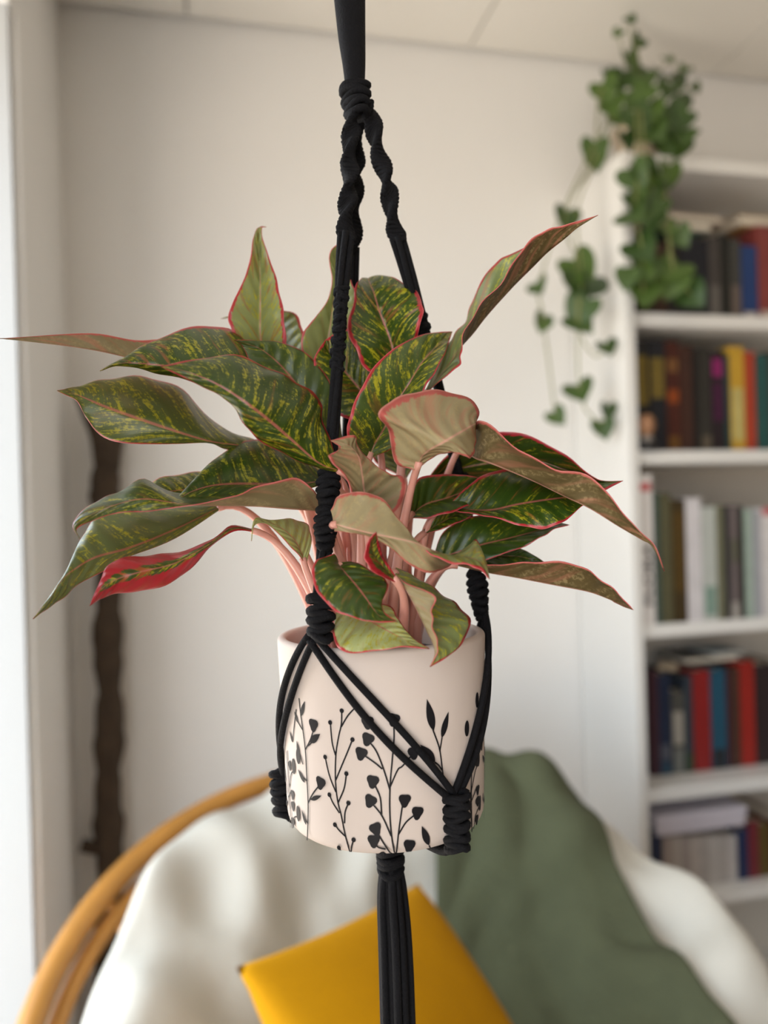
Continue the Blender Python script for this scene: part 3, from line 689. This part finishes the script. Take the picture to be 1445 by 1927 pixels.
# leaves on the far side of the plant
LV['back_a'] = ([[760,900,4,760,900,4,765,900,4],[700,860,6,740,850,8,790,850,6],[700,790,8,745,780,10,800,780,8],T(730,720,12)],(.2,.5,.0))
LV['back_b'] = ([[640,900,4,640,900,4,645,900,4],[560,880,7,600,860,8,640,850,7],[540,820,9,590,800,11,630,800,9],T(540,760,13)],(.2,.5,.0))
LV['back_c'] = ([[830,960,4,830,960,4,830,965,4],[880,900,6,880,930,8,880,960,6],[940,890,9,940,920,11,940,950,9],T(1010,930,13)],(.2,.4,.0))
UPALE = {'front_beige': .85, 'front_olive': .75, 'front_tan': .55, 'front_folded': .95, 'low_left': .42, 'far_left': .5, 'left_dark': .5, 'left_pale': .5, 'right_long': .05, 'right_low_long': .0, 'right_upper': .0, 'blue_left': .2}
LSTEM = {'red_left': (-.026, -.02), 'small_pale': (-.024, -.024), 'blue_left': (-.032, -.005), 'left_pale': (-.03, .01), 'far_left': (-.028, .015)}
LLAB = {'front_beige': 'leaf turned to show its beige-pink underside', 'red_left': 'mostly crimson leaf with a green patch', 'front_lime': 'pale lime leaf resting over the pot rim',
        'front_small': 'small dark leaf with a pink margin', 'left_big': 'large green leaf speckled yellow with a red tip', 'top_left': 'upright leaf with a silvery shine put into its pale colour', 'right_upper': 'long folded leaf reaching up to the right'}
for i, (k, (rows, col)) in enumerate(LV.items()):
    o = leaf(rows, col, seed=i * 13 + 5, stem=LSTEM.get(k), ual=UPALE.get(k, .2))
    if k in LLAB: o['label'] = LLAB[k]
# extra new shoots
for (x, y, d, bx) in ((695, 1020, -2, .0), (655, 1030, 0, -.012), (790, 1040, -1, .018), (720, 1000, 1, .006), (560, 990, -1, -.02)):
    tip = Q(x, y, d); sp = soil + r0 * bx + fw * d * .004
    mb = MB(); pts = bez(sp, sp + Vector((0, 0, .03)), tip - Vector((0, 0, .02)), tip, 14)
    mb.tube(pts, [.0045 * (1 - .75 * (i / 14)) for i in range(15)], 10); mb.build('shoot', M_stem, agl)

# ------------------------------------------------------------------ papasan chair, cushion, pillow, throw
CC = K(.02, 1.25, .632); TILT = math.radians(25); PSI = math.radians(20)
e1 = r0 * math.cos(PSI) + fw * math.sin(PSI); fwc = fw * math.cos(PSI) - r0 * math.sin(PSI)
e2v = (fwc * math.cos(TILT) + up * math.sin(TILT)).normalized(); e3 = e1.cross(e2v).normalized()
if e3.z < 0: e3 = -e3
def L3(a, b_, h, c=None): return (CC if c is None else c) + e1 * a + e2v * b_ + e3 * h
ch = empty('papasan_chair', Vector((CC.x, CC.y, 0)), 'round honey-coloured rattan bowl chair under the cream cushion', 'chair')
RH = .58
def hoop(R, h, rad, n=72, wob=0): 
    return [L3(R * math.cos(2 * math.pi * k / n), R * math.sin(2 * math.pi * k / n), h) for k in range(n)]
mb = MB(); mb.tube(hoop(RH, 0, 0), .021, 12, closed=True); mb.build('rim_hoop', M_rattan, ch)
mb = MB(); mb.tube(hoop(RH - .03, -.035, 0), .015, 12, closed=True); mb.build('inner_hoop', M_rattan, ch)
mb = MB(); mb.tube(hoop(.2, -.30, 0), .016, 10, closed=True); mb.build('bottom_hoop', M_rattan, ch)
for k in range(14):
    a = 2 * math.pi * (k + .5) / 14
    mb = MB(); mb.tube(catmull([L3(r * math.cos(a), r * math.sin(a), h) for r, h in ((RH - .015, -.02), (.5, -.14), (.37, -.24), (.2, -.30))], 5), .009, 8); mb.build('rib', M_rattan, ch)
bz = .30
mb = MB(); mb.tube([Vector((CC.x + .36 * math.cos(a), CC.y + .36 * math.sin(a), .02)) for a in [2 * math.pi * k / 48 for k in range(48)]], .02, 10, closed=True); mb.build('foot_hoop', M_rattan, ch)
mb = MB(); cb = L3(0, 0, -.31); mb.tube([Vector((cb.x + .24 * math.cos(a), cb.y + .24 * math.sin(a), .26)) for a in [2 * math.pi * k / 48 for k in range(48)]], .018, 10, closed=True); mb.build('stand_hoop', M_rattan, ch)
for k in range(8):
    a = 2 * math.pi * k / 8; a2 = a + (.5 if k % 2 else -.5)
    mb = MB(); mb.tube([Vector((CC.x + .36 * math.cos(a), CC.y + .36 * math.sin(a), .02)), Vector((cb.x + .24 * math.cos(a2), cb.y + .24 * math.sin(a2), .26))], .013, 8); mb.build('leg', M_rattan, ch)
# cushion
CU = CC + r0 * .06 + e3 * .012
PROF = [(r_ * .93, h_) for r_, h_ in [(0, -.175), (.10, -.17), (.20, -.145), (.28, -.100), (.35, -.048), (.42, .002), (.47, .032), (.52, .052), (.565, .056), (.59, .05), (.602, .02), (.595, -.02), (.56, -.055), (.48, -.115), (.36, -.20), (.2, -.262), (0, -.285)]]
def puff(r, a):
    w = max(0, min(1, (r - .08) / .3))
    fold = .020 * w * math.cos(8 * a + 1.5 * math.sin(18 * r)) - .008 * w * math.cos(19 * a + 11 * r) + .005 * math.sin(39 * r + 5 * a)
    for (tr, tn, to, am) in ((.27, 6, .3, .03), (.46, 8, .1, .014)):
        for q in range(tn):
            ta = 2 * math.pi * q / tn + to
            dd = (r * math.cos(a) - tr * math.cos(ta)) ** 2 + (r * math.sin(a) - tr * math.sin(ta)) ** 2
            fold -= am * math.exp(-dd / .0035)
    return fold
def htop(r):
    for i in range(8):
        if PROF[i][0] <= r <= PROF[i + 1][0]:
            t = (r - PROF[i][0]) / (PROF[i + 1][0] - PROF[i][0]); return PROF[i][1] + (PROF[i + 1][1] - PROF[i][1]) * t
    return PROF[8][1]
pf = catmull([Vector((r, h, 0)) for r, h in PROF], 4)
mb = MB(); rows = []
NT_ = 160
for p in pf:
    row = []
    for k in range(NT_):
        a = 2 * math.pi * k / NT_; r = max(p.x, .0005)
        w = max(0, min(1, (r - .08) / .3))
        hh = p.y + puff(r, a)
        rr = r * (1 + .012 * w * math.cos(8 * a + .6))
        row.append(L3(rr * math.cos(a), rr * math.sin(a), hh, CU))
    rows.append(row)
mb.grid(rows, wrap=True); cu_o = mb.build('chair_cushion', M_cush); tag(cu_o, 'puffy cream round cushion filling the rattan bowl chair', 'cushion')
# sage throw over the right back
mb = MB(); rows = []
def blank(s, t):   # s 0 back .. 1 front, t 0 left .. 1 right
    aL = -.02 + .05 * s; aR = .21 + .33 * s
    bb = .66 - .95 * s; aa = aL + (aR - aL) * t
    r = math.hypot(aa, bb)
    la = math.atan2(bb * math.cos(PSI) - aa * math.sin(PSI), aa * math.cos(PSI) + bb * math.sin(PSI))
    if r < .53: h = htop(r) + .012
    else: h = .058 + .012 - (r - .53) ** 2 * 14
    h += max(0, puff(min(r, .56), la) + .006) 
    h += .007 * math.sin(t * 17 + s * 3) + .004 * math.sin(s * 23 + t * 5)
    edge = min(t, 1 - t) * 12
    h -= .006 * max(0, 1 - edge) 
    return L3(aa * math.cos(PSI) + bb * math.sin(PSI), bb * math.cos(PSI) - aa * math.sin(PSI), h, CU)
for i in range(61):
    rows.append([blank(i / 60, j / 40) for j in range(41)])
mb.grid(rows); th = mb.build('throw_blanket', M_green); tag(th, 'sage green plush throw draped over the cream chair cushion', 'blanket')
so = th.modifiers.new('thick', 'SOLIDIFY'); so.thickness = .014; so.offset = 1
# mustard pillow
Tc = P(787, 1662, 1.34); Lc = P(484, 1802, 1.06); Rd = P(1010, 1965, 1.22)
ua = (Lc - Tc); SL = ua.length; ua.normalize(); vb = (Rd - Tc); vb = (vb - ua * vb.dot(ua)).normalized(); nn = ua.cross(vb)
if nn.dot(-fw) < 0: nn = -nn
mb = MB(); S_ = .40
for sgn in (1, -1):
    rows = []
    for i in range(33):
        row = []
        for j in range(33):
            x, y = i / 32, j / 32
            pinx = .035 * math.sin(math.pi * y); piny = .035 * math.sin(math.pi * x)
            X = x + (.5 - x) * 2 * pinx * abs(x - .5) * 2 * .7; Y = y + (.5 - y) * 2 * piny * abs(y - .5) * 2 * .7
            hgt = .075 * (max(0, math.sin(math.pi * x)) * max(0, math.sin(math.pi * y))) ** .42
            hgt += .004 * math.sin(9 * x + 4 * y) * math.sin(math.pi * x) * math.sin(math.pi * y)
            row.append(Tc + ua * X * S_ + vb * Y * S_ + nn * sgn * hgt)
        rows.append(row)
    mb.grid(rows)
pi_ = mb.build('throw_pillow', M_mustard); tag(pi_, 'mustard yellow square pillow lying on the cream cushion', 'pillow')

# ------------------------------------------------------------------ branch pole in the corner
br = empty('branch_pole', onp(200, 1700, 1, 2.03).xy.to_3d(), 'dark bark-covered forked branch standing in the room corner', 'branch')
def yp(px, py): return onp(px, py, 1, 2.02)
pts = [Vector((yp(205, 1700).x, 2.02, 0)), Vector((yp(205, 1800).x, 2.02, .25)), yp(208, 1650), yp(203, 1500), yp(207, 1350), yp(203, 1200), yp(206, 1050), yp(198, 950), yp(200, 860)]
c = catmull(pts, 6); mb = MB(); mb.tube(c, [.033 + .004 * math.sin(i * .9) + .003 * math.sin(i * 2.1) for i in range(len(c))], 14); mb.build('trunk', M_bark, br)
for q in ([yp(200, 870), yp(188, 820), yp(168, 780), yp(150, 745)], [yp(202, 880), yp(212, 840), yp(222, 815), yp(226, 795)]):
    c = catmull(q, 5); mb = MB(); mb.tube(c, [.030 - .018 * i / len(c) for i in range(len(c))], 12); mb.build('fork', M_bark, br)
c = catmull([yp(200, 1600), yp(175, 1595), yp(152, 1590)], 4); mb = MB(); mb.tube(c, .016, 10); mb.build('stub', M_bark, br)

# ------------------------------------------------------------------ bookcase
BX, BY0, BY1, BWD = onp(1186, 900, 1, 1.80).x, 1.80, 2.095, 1.02
def zf(py, px=1210, y=BY0): return onp(px, py, 1, y).z
BT = zf(284, 1175)
bc = empty('bookcase', (BX, BY0, 0), 'tall white open bookcase full of books against the wall', 'bookcase')
pt = .026
mb = MB(); mb.box((BX + pt / 2, (BY0 + BY1) / 2, BT / 2), (pt, BY1 - BY0, BT)); mb.build('side_panel', M_white, bc, smooth=False, bevel=.002)
mb = MB(); mb.box((BX + BWD - pt / 2, (BY0 + BY1) / 2, BT / 2), (pt, BY1 - BY0, BT)); mb.build('side_panel', M_white, bc, smooth=False, bevel=.002)
mb = MB(); mb.box((BX + BWD / 2, BY1 - .006, BT / 2), (BWD - 2 * pt, .008, BT - .02)); mb.build('back_panel', M_backb, bc, smooth=False)
SH = [zf(586), zf(848), zf(1178), zf(1490, 1228), zf(1700, 1240)]
for z in [BT] + SH + [.09]:
    mb = MB(); mb.box((BX + BWD / 2, (BY0 + BY1) / 2 + .002 - .005 * (z == BT), z - .017), (BWD - 2 * pt - .001, BY1 - BY0 - .018, .034)); mb.build('shelf', M_white, bc, smooth=False, bevel=.002)

# ------------------------------------------------------------------ books
bmats = {}
def bmat(col, rough=.5):
    k = tuple(round(c, 3) for c in col)
    if k not in bmats: bmats[k] = mat('book_cover_%d' % len(bmats), col, rough, .15, 30)
    return bmats[k]
def book(x0, x1, z0, h, dep, yf, col, label, bands=(), group=None, lean=0):
    w = x1 - x0 - .0008
    e = empty('book', ((x0 + x1) / 2, yf, z0), label, 'book', group)
    R = Matrix.Rotation(lean, 3, 'Y')
    def bx(mb, c, s): mb.box(Vector(((x0 + x1) / 2, yf, z0)) + R @ Vector(c), s, R)
    mb = MB(); ct = min(.003, w * .12)
    bx(mb, (-w / 2 + ct / 2, dep / 2, h / 2), (ct, dep, h)); bx(mb, (w / 2 - ct / 2, dep / 2, h / 2), (ct, dep, h)); bx(mb, (0, ct / 2, h / 2), (w - 2 * ct, ct, h))
    mb.build('cover', bmat(col), e, smooth=False)
    mb = MB(); bx(mb, (0, dep / 2, h / 2), (w - 2 * ct - .0002, dep - 2 * ct - .004, h - .008)); mb.build('pages', M_paper, e, smooth=False)
    for (za, zb, bc_) in bands:
        mb = MB(); bx(mb, (0, -.0003, h * (za + zb) / 2), (w * .8, .0008, h * (zb - za))); mb.build('spine_label', bmat(bc_), e, smooth=False)
    return e
def flat(xa, xb, ya, z0, t, wy, col, label, rot=0, cat='book'):
    c = Vector(((xa + xb) / 2, ya + wy / 2, z0 + t / 2)); R = Matrix.Rotation(rot, 3, 'Z')
    e = empty('book', (c.x, c.y, z0), label, cat)
    L = xb - xa
    mb = MB()
    for s in (-1, 1): mb.box(c + Vector((0, 0, s * (t / 2 - .001))), (L, wy, .002), R)
    mb.box(c + R @ Vector((0, wy / 2 - .001, 0)), (L, .002, t - .004), R); mb.build('cover', bmat(col), e, smooth=False)
    mb = MB(); mb.box(c + R @ Vector((0, -.003, 0)), (L - .006, wy - .01, t - .0042), R); mb.build('pages', M_paper, e, smooth=False)
    return e
def tier(shelf_i, items, yf, ybot, dep=.19):
    z0 = SH[shelf_i] + .0003
    for it in items:
        (a, c, ty), col, label = it[0], it[1], it[2]; bands = it[3] if len(it) > 3 else ()
        x0 = max(onp(a, ybot, 1, yf).x, BX + pt + .0015); x1 = onp(c, ybot, 1, yf).x
        h = onp((a + c) / 2, ty, 1, yf).z - z0
        book(x0, x1, z0, h, dep, yf, col, label, bands)
tier(0, [((1205,1232,452),(.035,.030,.012),'dark olive book behind the vine on the highest book shelf, nearest the side panel'),
 ((1233,1256,458),(.05,.022,.012),'rust brown book behind the trailing vine leaves'),
 ((1257,1281,450),(.012,.010,.010),'black book between the rust brown and navy books on the vine shelf'),
 ((1282,1334,452),(.006,.008,.016),'thick navy-black book beside the vine leaves'),
 ((1335,1358,445),(.055,.048,.045),'grey-brown book right of the thick navy-black book',[(.05,.4,(.12,.11,.10))]),
 ((1359,1374,440),(.010,.011,.009),'thin black book between two grey-brown spines on the vine shelf'),
 ((1375,1396,450),(.05,.05,.045),'charcoal book left of the bright blue spine',[(.05,.42,(.13,.10,.085))]),
 ((1397,1427,463),(.014,.045,.16),'bright blue book on the vine shelf',[(.0,.10,(.5,.45,.42))]),
 ((1428,1460,425),(.22,.045,.04),'tall brick-red book at the right frame edge of the vine shelf',[(.0,.10,(.5,.4,.35))]),
 ((1461,1490,440),(.05,.05,.06),'slate book just beyond the brick-red book')], 1.845, 580)
zt = SH[0]
hb = lambda py, px=1280: onp(px, py, 1, 1.86).z
zl = max(hb(448), hb(440)) + .001
xk = lambda px, py=420: onp(px, py, 1, 1.86).x
flat(xk(1205), xk(1335), 1.85, zl + .004, .026, .17, (.11, .16, .15), 'teal-grey paperback lying flat across the vine shelf books', .0)
flat(xk(1238), xk(1356), 1.852, zl + .0305, .020, .15, (.42, .33, .27), 'beige-pink book lying on top of the teal-grey paperback', .06)
flat(xk(1392), xk(1470), 1.86, onp(1440, 425, 1, 1.845).z + .003, .03, .15, (.45, .29, .12), 'tan book lying flat above the brick-red spine')
tier(1, [((1200,1224,640),(.008,.009,.010),'black book with a mustard label, nearest the side panel behind the figurine',[(.42,.86,(.16,.11,.012))]),
 ((1225,1256,640),(.008,.010,.016),'black book with a mustard label beside the dark red spine',[(.48,.84,(.17,.12,.02))]),
 ((1257,1282,642),(.055,.010,.005),'dark red book with orange spots on the spine',[(.72,.84,(.16,.07,.02)),(.44,.56,(.25,.05,.005)),(.02,.14,(.13,.055,.008))]),
 ((1283,1306,650),(.045,.016,.010),'maroon brown book between the dark red and black spines'),
 ((1307,1318,655),(.010,.009,.009),'thin black book right of the maroon brown spine'),
 ((1319,1341,655),(.026,.024,.020),'charcoal book left of the magenta-spotted spine',[(.0,.15,(.10,.08,.055))]),
 ((1342,1366,660),(.014,.008,.012),'black book with magenta bands',[(.74,.92,(.22,.012,.11)),(.3,.68,(.05,.006,.035))]),
 ((1367,1376,668),(.012,.045,.045),'thin dark teal book left of the yellow spine'),
 ((1377,1404,652),(.50,.30,.03),'yellow book beside a red spine',[(.1,.6,(.48,.40,.14))]),
 ((1405,1424,662),(.38,.045,.02),'red book between the yellow and teal spines'),
 ((1425,1450,668),(.016,.08,.075),'teal book at the right frame edge beside the red spine'),
 ((1451,1480,660),(.05,.04,.03),'brown book just beyond the teal spine')], 1.85, 846)
tier(2, [((1205,1234,893),(.66,.63,.61),'white book lettered FLORA with a red band',[(.89,.945,(.5,.10,.10))]),
 ((1235,1246,925),(.045,.075,.062),'thin dark teal-green book right of the white FLORA book'),
 ((1247,1268,928),(.085,.08,.04),'olive book on the FLORA shelf'),
 ((1269,1295,940),(.045,.028,.007),'dark brown book left of the plain white spine',[(.25,.9,(.075,.042,.006))]),
 ((1296,1324,937),(.62,.60,.62),'plain white book right of the dark brown spine'),
 ((1325,1352,953),(.45,.48,.45),'pale grey-green book beside the plain white spine',[(.05,.3,(.20,.30,.25))]),
 ((1353,1366,950),(.16,.16,.10),'thin olive-grey book right of the pale grey-green spine'),
 ((1367,1376,952),(.02,.02,.025),'thin black book on the FLORA shelf'),
 ((1377,1394,950),(.14,.115,.115),'mauve-grey book between two black spines',[(.0,.15,(.35,.33,.30)),(.5,.7,(.10,.10,.07))]),
 ((1395,1404,952),(.016,.016,.014),'thin black book left of the mint spine'),
 ((1405,1420,958),(.34,.43,.37),'mint green book on the FLORA shelf'),
 ((1421,1436,962),(.35,.36,.39),'cool grey book right of the mint spine'),
 ((1437,1465,955),(.66,.64,.64),'white book with a red head band at the right frame edge',[(.93,1.0,(.5,.12,.13))]),
 ((1466,1490,955),(.2,.2,.25),'blue-grey book just beyond the white red-headed book')], 1.812, 1176)
tier(3, [((1228,1242,1262),(.045,.014,.024),'dark maroon book nearest the side panel on the shelf below FLORA'),
 ((1243,1266,1268),(.008,.018,.05),'navy book right of the dark maroon spine',[(.0,.12,(.02,.06,.10)),(.15,.3,(.08,.09,.12))]),
 ((1267,1291,1300),(.07,.07,.062),'grey book with a cream label below the FLORA shelf',[(.35,.75,(.34,.32,.28)),(.0,.3,(.15,.16,.15))]),
 ((1292,1307,1272),(.03,.042,.06),'slate blue book left of the red spine',[(.0,.2,(.03,.06,.03))]),
 ((1308,1340,1262),(.25,.010,.010),'wide red book left of the teal blue spine'),
 ((1341,1370,1260),(.010,.075,.13),'teal blue book between the red and maroon spines',[(.0,.2,(.012,.016,.022))]),
 ((1371,1379,1262),(.05,.008,.016),'thin maroon book right of the teal blue spine'),
 ((1380,1396,1258),(.06,.026,.016),'dark brown book left of the scarlet spine'),
 ((1397,1424,1244),(.30,.014,.008),'scarlet book right of the dark brown spine'),
 ((1425,1460,1250),(.022,.012,.014),'wide black book at the right frame edge below the FLORA shelf'),
 ((1461,1490,1250),(.06,.05,.04),'brown book just beyond the wide black book')], 1.90, 1462, .17)
zb = onp(1400, 1244, 1, 1.90).z
x4 = lambda px: onp(px, 1245, 1, 1.91).x
flat(x4(1290), x4(1390), 1.91, zb + .001, .016, .15, (.025, .03, .036), 'dark slate book lying flat over the red and teal spines')
flat(x4(1345), x4(1400), 1.905, zb + .018, .010, .12, (.22, .28, .32), 'pale blue booklet lying on the dark slate book')
# rolled cream paper on the navy book
mb = MB(); q = onp(1262, 1250, 1, 1.905); zn = onp(1255, 1268, 1, 1.90).z
mb.tube([Vector((q.x - .022 + .009 * k, q.y + .03 - .004 * k, zn + .0135)) for k in range(6)], .0125, 16)
mb.tube([Vector((q.x + .022 + .001 * k, q.y + .011 , zn + .0135)) for k in range(4)], [.0125, .011, .009, .004], 16)
o = mb.build('paper_roll', mat('cream_paper', (.36, .29, .20), .7)); tag(o, 'small cream rolled paper lying on the navy book', 'paper roll')
items = [((1229,1249,1560),(.02,.03,.075),'dark blue book beside the pale paperbacks on the lowest visible shelf')]
pal = [(.36,.30,.27),(.42,.38,.35),(.33,.29,.27),(.44,.40,.37),(.38,.35,.33),(.45,.43,.41),(.40,.37,.35),(.46,.44,.43)]
ords = ['first', 'second', 'third', 'fourth', 'fifth', 'sixth', 'seventh', 'eighth']
for k in range(8):
    items.append(((1250 + 17.4 * k, 1250 + 17.4 * (k + 1), 1572), pal[k], 'pale thin paperback under the white box, %s from the dark blue book' % ords[k]))
items += [((1391,1410,1560),(.015,.028,.09),'navy book right of the pale paperbacks'), ((1411,1431,1545),(.16,.02,.03),'crimson book right of the navy book on the lowest visible shelf'),
          ((1432,1450,1550),(.10,.07,.015),'ochre brown book right of the crimson book'), ((1451,1485,1540),(.09,.02,.01),'rust book just beyond the ochre brown book')]
tier(4, items, 1.85, 1690, .19)
zb = onp(1320, 1560, 1, 1.85).z
bx0, bx1 = onp(1236, 1545, 1, 1.83).x, onp(1408, 1545, 1, 1.83).x
e = empty('storage_box', ((bx0 + bx1) / 2, 1.93, zb + .001), 'flat lavender-white box lying on the pale paperbacks', 'box')
M_box = mat('white_card', (.60, .57, .64), .6, .03)
mb = MB(); mb.box(((bx0 + bx1) / 2, 1.935, zb + .022), (bx1 - bx0 - .008, .20, .040)); mb.build('tray', M_box, e, smooth=False, bevel=.003)
mb = MB(); mb.box(((bx0 + bx1) / 2, 1.935, zb + .041), (bx1 - bx0, .206, .026)); mb.build('lid', M_box, e, smooth=False, bevel=.003)
# lettering on the white book
cu_ = bpy.data.curves.new('lettering', 'FONT'); cu_.body = 'FLORA'; cu_.size = 1; cu_.extrude = .004; cu_.offset = .02
tmp = bpy.data.objects.new('lettering_tmp', cu_); sc.collection.objects.link(tmp)
dg = bpy.context.evaluated_depsgraph_get(); me = bpy.data.meshes.new_from_object(tmp.evaluated_get(dg)); bpy.data.objects.remove(tmp)
fb = [o for o in bpy.data.objects if o.name.startswith('book') and 'lettered FLORA' in o.get('label', '')][0]
lo, hi = onp(1216, 1139, 1, 1.812), onp(1213, 1022, 1, 1.812)
xs = [v.co.x for v in me.vertices]; Ln = max(xs) - min(xs); ys = [v.co.y for v in me.vertices]; hh = max(ys)
for v in me.vertices:
    a = (v.co.x - min(xs)) / Ln; bq = v.co.y / hh; zt_ = v.co.z
    v.co = (fb.location.x + .013 - bq * .022, 1.812 - .0006 - abs(zt_) * .02, lo.z + (hi.z - lo.z) * a)
me.materials.append(bmat((.10, .105, .105)))
lt = bpy.data.objects.new('spine_lettering', me); sc.collection.objects.link(lt); lt.parent = fb; lt.matrix_parent_inverse = Matrix.Translation(-Vector(fb.location))
lt['label'] = 'grey lettering reading FLORA'
# little figurine bust
q = onp(1217, 846, 1, 1.825); fz = SH[1]
fg = empty('figurine', (q.x, 1.825, fz), 'small bald tan-headed figurine with a pale collar on the book shelf', 'figurine')
M_tan = mat('tan_clay', (.34, .17, .085), .6); M_fd = mat('dark_clay', (.02, .018, .018), .6); M_col = mat('pale_clay', (.30, .27, .24), .6)
mb = MB(); mb.lathe([(0, 0), (.030, 0), (.031, .006), (.026, .018), (.014, .030), (.010, .036), (0, .037)], (q.x, 1.825, fz + .0005), 24); mb.build('torso', M_fd, fg)
mb = MB(); mb.lathe([(0, .024), (.0155, .026), (.017, .032), (.0125, .040), (0, .041)], (q.x, 1.8235, fz + .0005), 20); mb.build('collar', M_col, fg)
mb = MB(); mb.lathe([(0, .036), (.010, .038), (.017, .046), (.0215, .058), (.023, .070), (.021, .082), (.014, .092), (0, .096)], (q.x, 1.825, fz + .0005), 28)
hc = Vector((q.x, 1.825, fz))
mb.tube([hc + Vector((0, -.020, .068)), hc + Vector((0, -.026, .060)), hc + Vector((0, -.021, .056))], [.003, .005, .003], 8)
for s in (-1, 1): mb.tube([hc + Vector((s * .021, 0, .072)), hc + Vector((s * .026, .002, .066)), hc + Vector((s * .021, 0, .058))], [.003, .004, .003], 8)
mb.build('head', M_tan, fg)
mb = MB()
for s in (-1, 1): mb.tube([hc + Vector((s * .008, -.0205, .070)), hc + Vector((s * .008, -.0222, .070))], .0022, 8)
mb.tube([hc + Vector((-.006, -.0185, .050)), hc + Vector((0, -.0200, .049)), hc + Vector((.006, -.0185, .050))], .001, 6); mb.build('eyes_and_mouth', M_fd, fg)

# ------------------------------------------------------------------ trailing vine on the bookcase
pq = onp(1196, 280, 1, 1.90); pc = Vector((pq.x, 1.895, BT))
vp = empty('planter', pc, 'cream pot of the trailing vine on top of the bookcase', 'pot')
M_vp = mat('cream_glaze', (.55, .45, .33), .5, .05)
mb = MB(); mb.lathe([(0, .001), (.048, .001), (.052, .006), (.062, .085), (.066, .088), (.067, .104), (.061, .105), (.058, .088), (0, .085)], pc, 40); mb.build('pot_body', M_vp, vp)
mb = MB(); mb.lathe([(0, .090), (.03, .091), (.057, .088)], pc, 24); mb.build('soil', M_soil, vp)
vn = empty('trailing_vine', pc + Vector((0, 0, .088)), 'green trailing vine with heart-shaped leaves spilling down the bookcase', 'houseplant')
def heart():
    mb = MB(); n = 20; vs = [(0, 0, 0)]
    o2 = []
    for k in range(n):
        t = 2 * math.pi * k / n
        x = .52 * math.sin(t) * (1 + .12 * math.cos(t)); y = .5 * math.cos(t) + .14 * abs(math.sin(t)) - .02
        if math.cos(t) > 0: y -= .25 * math.exp(-(t if t < math.pi else 2 * math.pi - t) ** 2 / .12)
        else: y -= .12 * math.exp(-(t - math.pi) ** 2 / .05)
        o2.append((x, y))
    rings = [[(x * f_, y * f_, (.10 * (x * f_) ** 2 - .14 * (y * f_) ** 2) + .10 * abs(x * f_)) for x, y in o2] for f_ in (.02, .5, 1)]
    mb.grid([[Vector(p) for p in r] for r in rings], wrap=True)
    me = mb.build('leaf', M_vleaf); me_ = me.data; bpy.data.objects.remove(me); return me_
HM = heart()
for p in HM.polygons: p.use_smooth = True
vl = []
c6 = [(640,110,.5),(570,190,.5),(690,240,.7),(640,350,1),(700,400,1),(780,400,.8),(860,345,.6),(960,400,.6),(1020,510,.5),(490,520,1.1),(540,610,1.1),(630,480,1),(720,540,1),(680,690,1.3),(780,740,1.2),(940,580,1.1),(910,700,1.2),(890,860,1.4),(430,870,1.1),(440,930,.9),(730,1010,1.3),(820,1040,1),(800,1210,.9),(650,1250,1.3),(740,1110,1.0),
      (930,1380,.9),(1000,1720,1.2),(700,1450,1.3),(740,1560,1.3),(720,1700,1.4),(900,1570,1.3),(860,1330,.8),(890,1650,1.2),(690,1580,1.2),(830,850,1.0),(850,650,1.0),(670,590,1.0),(760,640,1.1),(960,790,1.0)]
sd = [(270,1270,1.1),(340,1560,1.5),(430,1650,1.3),(340,1640,1.5),(350,1800,1.4),(100,1670,.9),(130,1870,.7),(620,1620,.9)]
c7 = [(310,130,1.2),(460,260,.8),(310,490,1.2),(440,690,.9),(465,600,.8),(190,630,.8),(120,140,.7)]
def vpos(px, py):
    if px > 1172: 
        y = 1.745 if py > 290 else (1.80 + (int(px * 7) % 10) * .004 if py > 170 else 1.86 + (int(px * 7) % 10) * .006)
    elif py > 330: y = 1.84
    else: y = 1.88
    p = onp(px, py, 1, y)
    if py > 290 and px <= 1172 and p.x > BX - .02: p = onp(px, py, 0, BX - .03)
    return p
rv = random.Random(4)
c6 += [(rv.uniform(470, 960), rv.uniform(420, 900), rv.uniform(.9, 1.3)) for _ in range(16)] + [(rv.uniform(650, 870), rv.uniform(930, 1330), rv.uniform(.9, 1.3)) for _ in range(9)]
pos = [(980 + x / 3.108, y / 3.108, s) for x, y, s in c6 + sd] + [(980 + x / 2.834, 560 + y / 2.834, s) for x, y, s in c7]
for (px, py, s) in pos:
    p = vpos(px, py); o = bpy.data.objects.new('leaf', HM); sc.collection.objects.link(o); o.parent = vn
    o.location = p - Vector(vn.location); k = s * .066
    o.scale = (k, k, k); o.rotation_euler = (math.radians(75 + random.uniform(-25, 20)), random.uniform(-.7, .7), -YAW + random.uniform(-.6, .6))
def vine(pp):
    c = [vpos(*q) for q in pp]; c = [pc + Vector((0, 0, .092))] + [pc + Vector(((c[0] - pc).x * .5, (c[0] - pc).y * .5, .135))] + c
    mb = MB(); mb.tube(catmull(c, 5), .0022, 6); mb.build('vine', M_vine, vn)
vine([(1130,170),(1118,300),(1085,400),(1095,520),(1090,620),(1120,670),(1142,650)])
vine([(1125,290),(1062,410),(1085,500),(1090,730),(1120,790),(1140,790)])
vine([(1115,280),(1050,420),(1015,540),(1022,600),(1045,780)])
vine([(1215,300),(1240,400),(1255,440),(1265,500),(1300,555)])
vine([(1200,320),(1195,400),(1208,470),(1210,550)])
vine([(1262,220),(1262,290),(1250,340),(1268,520)])
mb = MB()
for q in ((1186, 36), (1163, 62), (1258, 112), (1288, 130), (1308, 165), (1200, 80)):
    e_ = vpos(*q); mb = MB(); mb.tube(catmull([pc + Vector((0, 0, .09)), (pc + Vector((0, 0, .13))).lerp(e_, .5) + Vector((0, 0, .02)), e_], 6), .0016, 6); mb.build('vine', M_vine, vn)
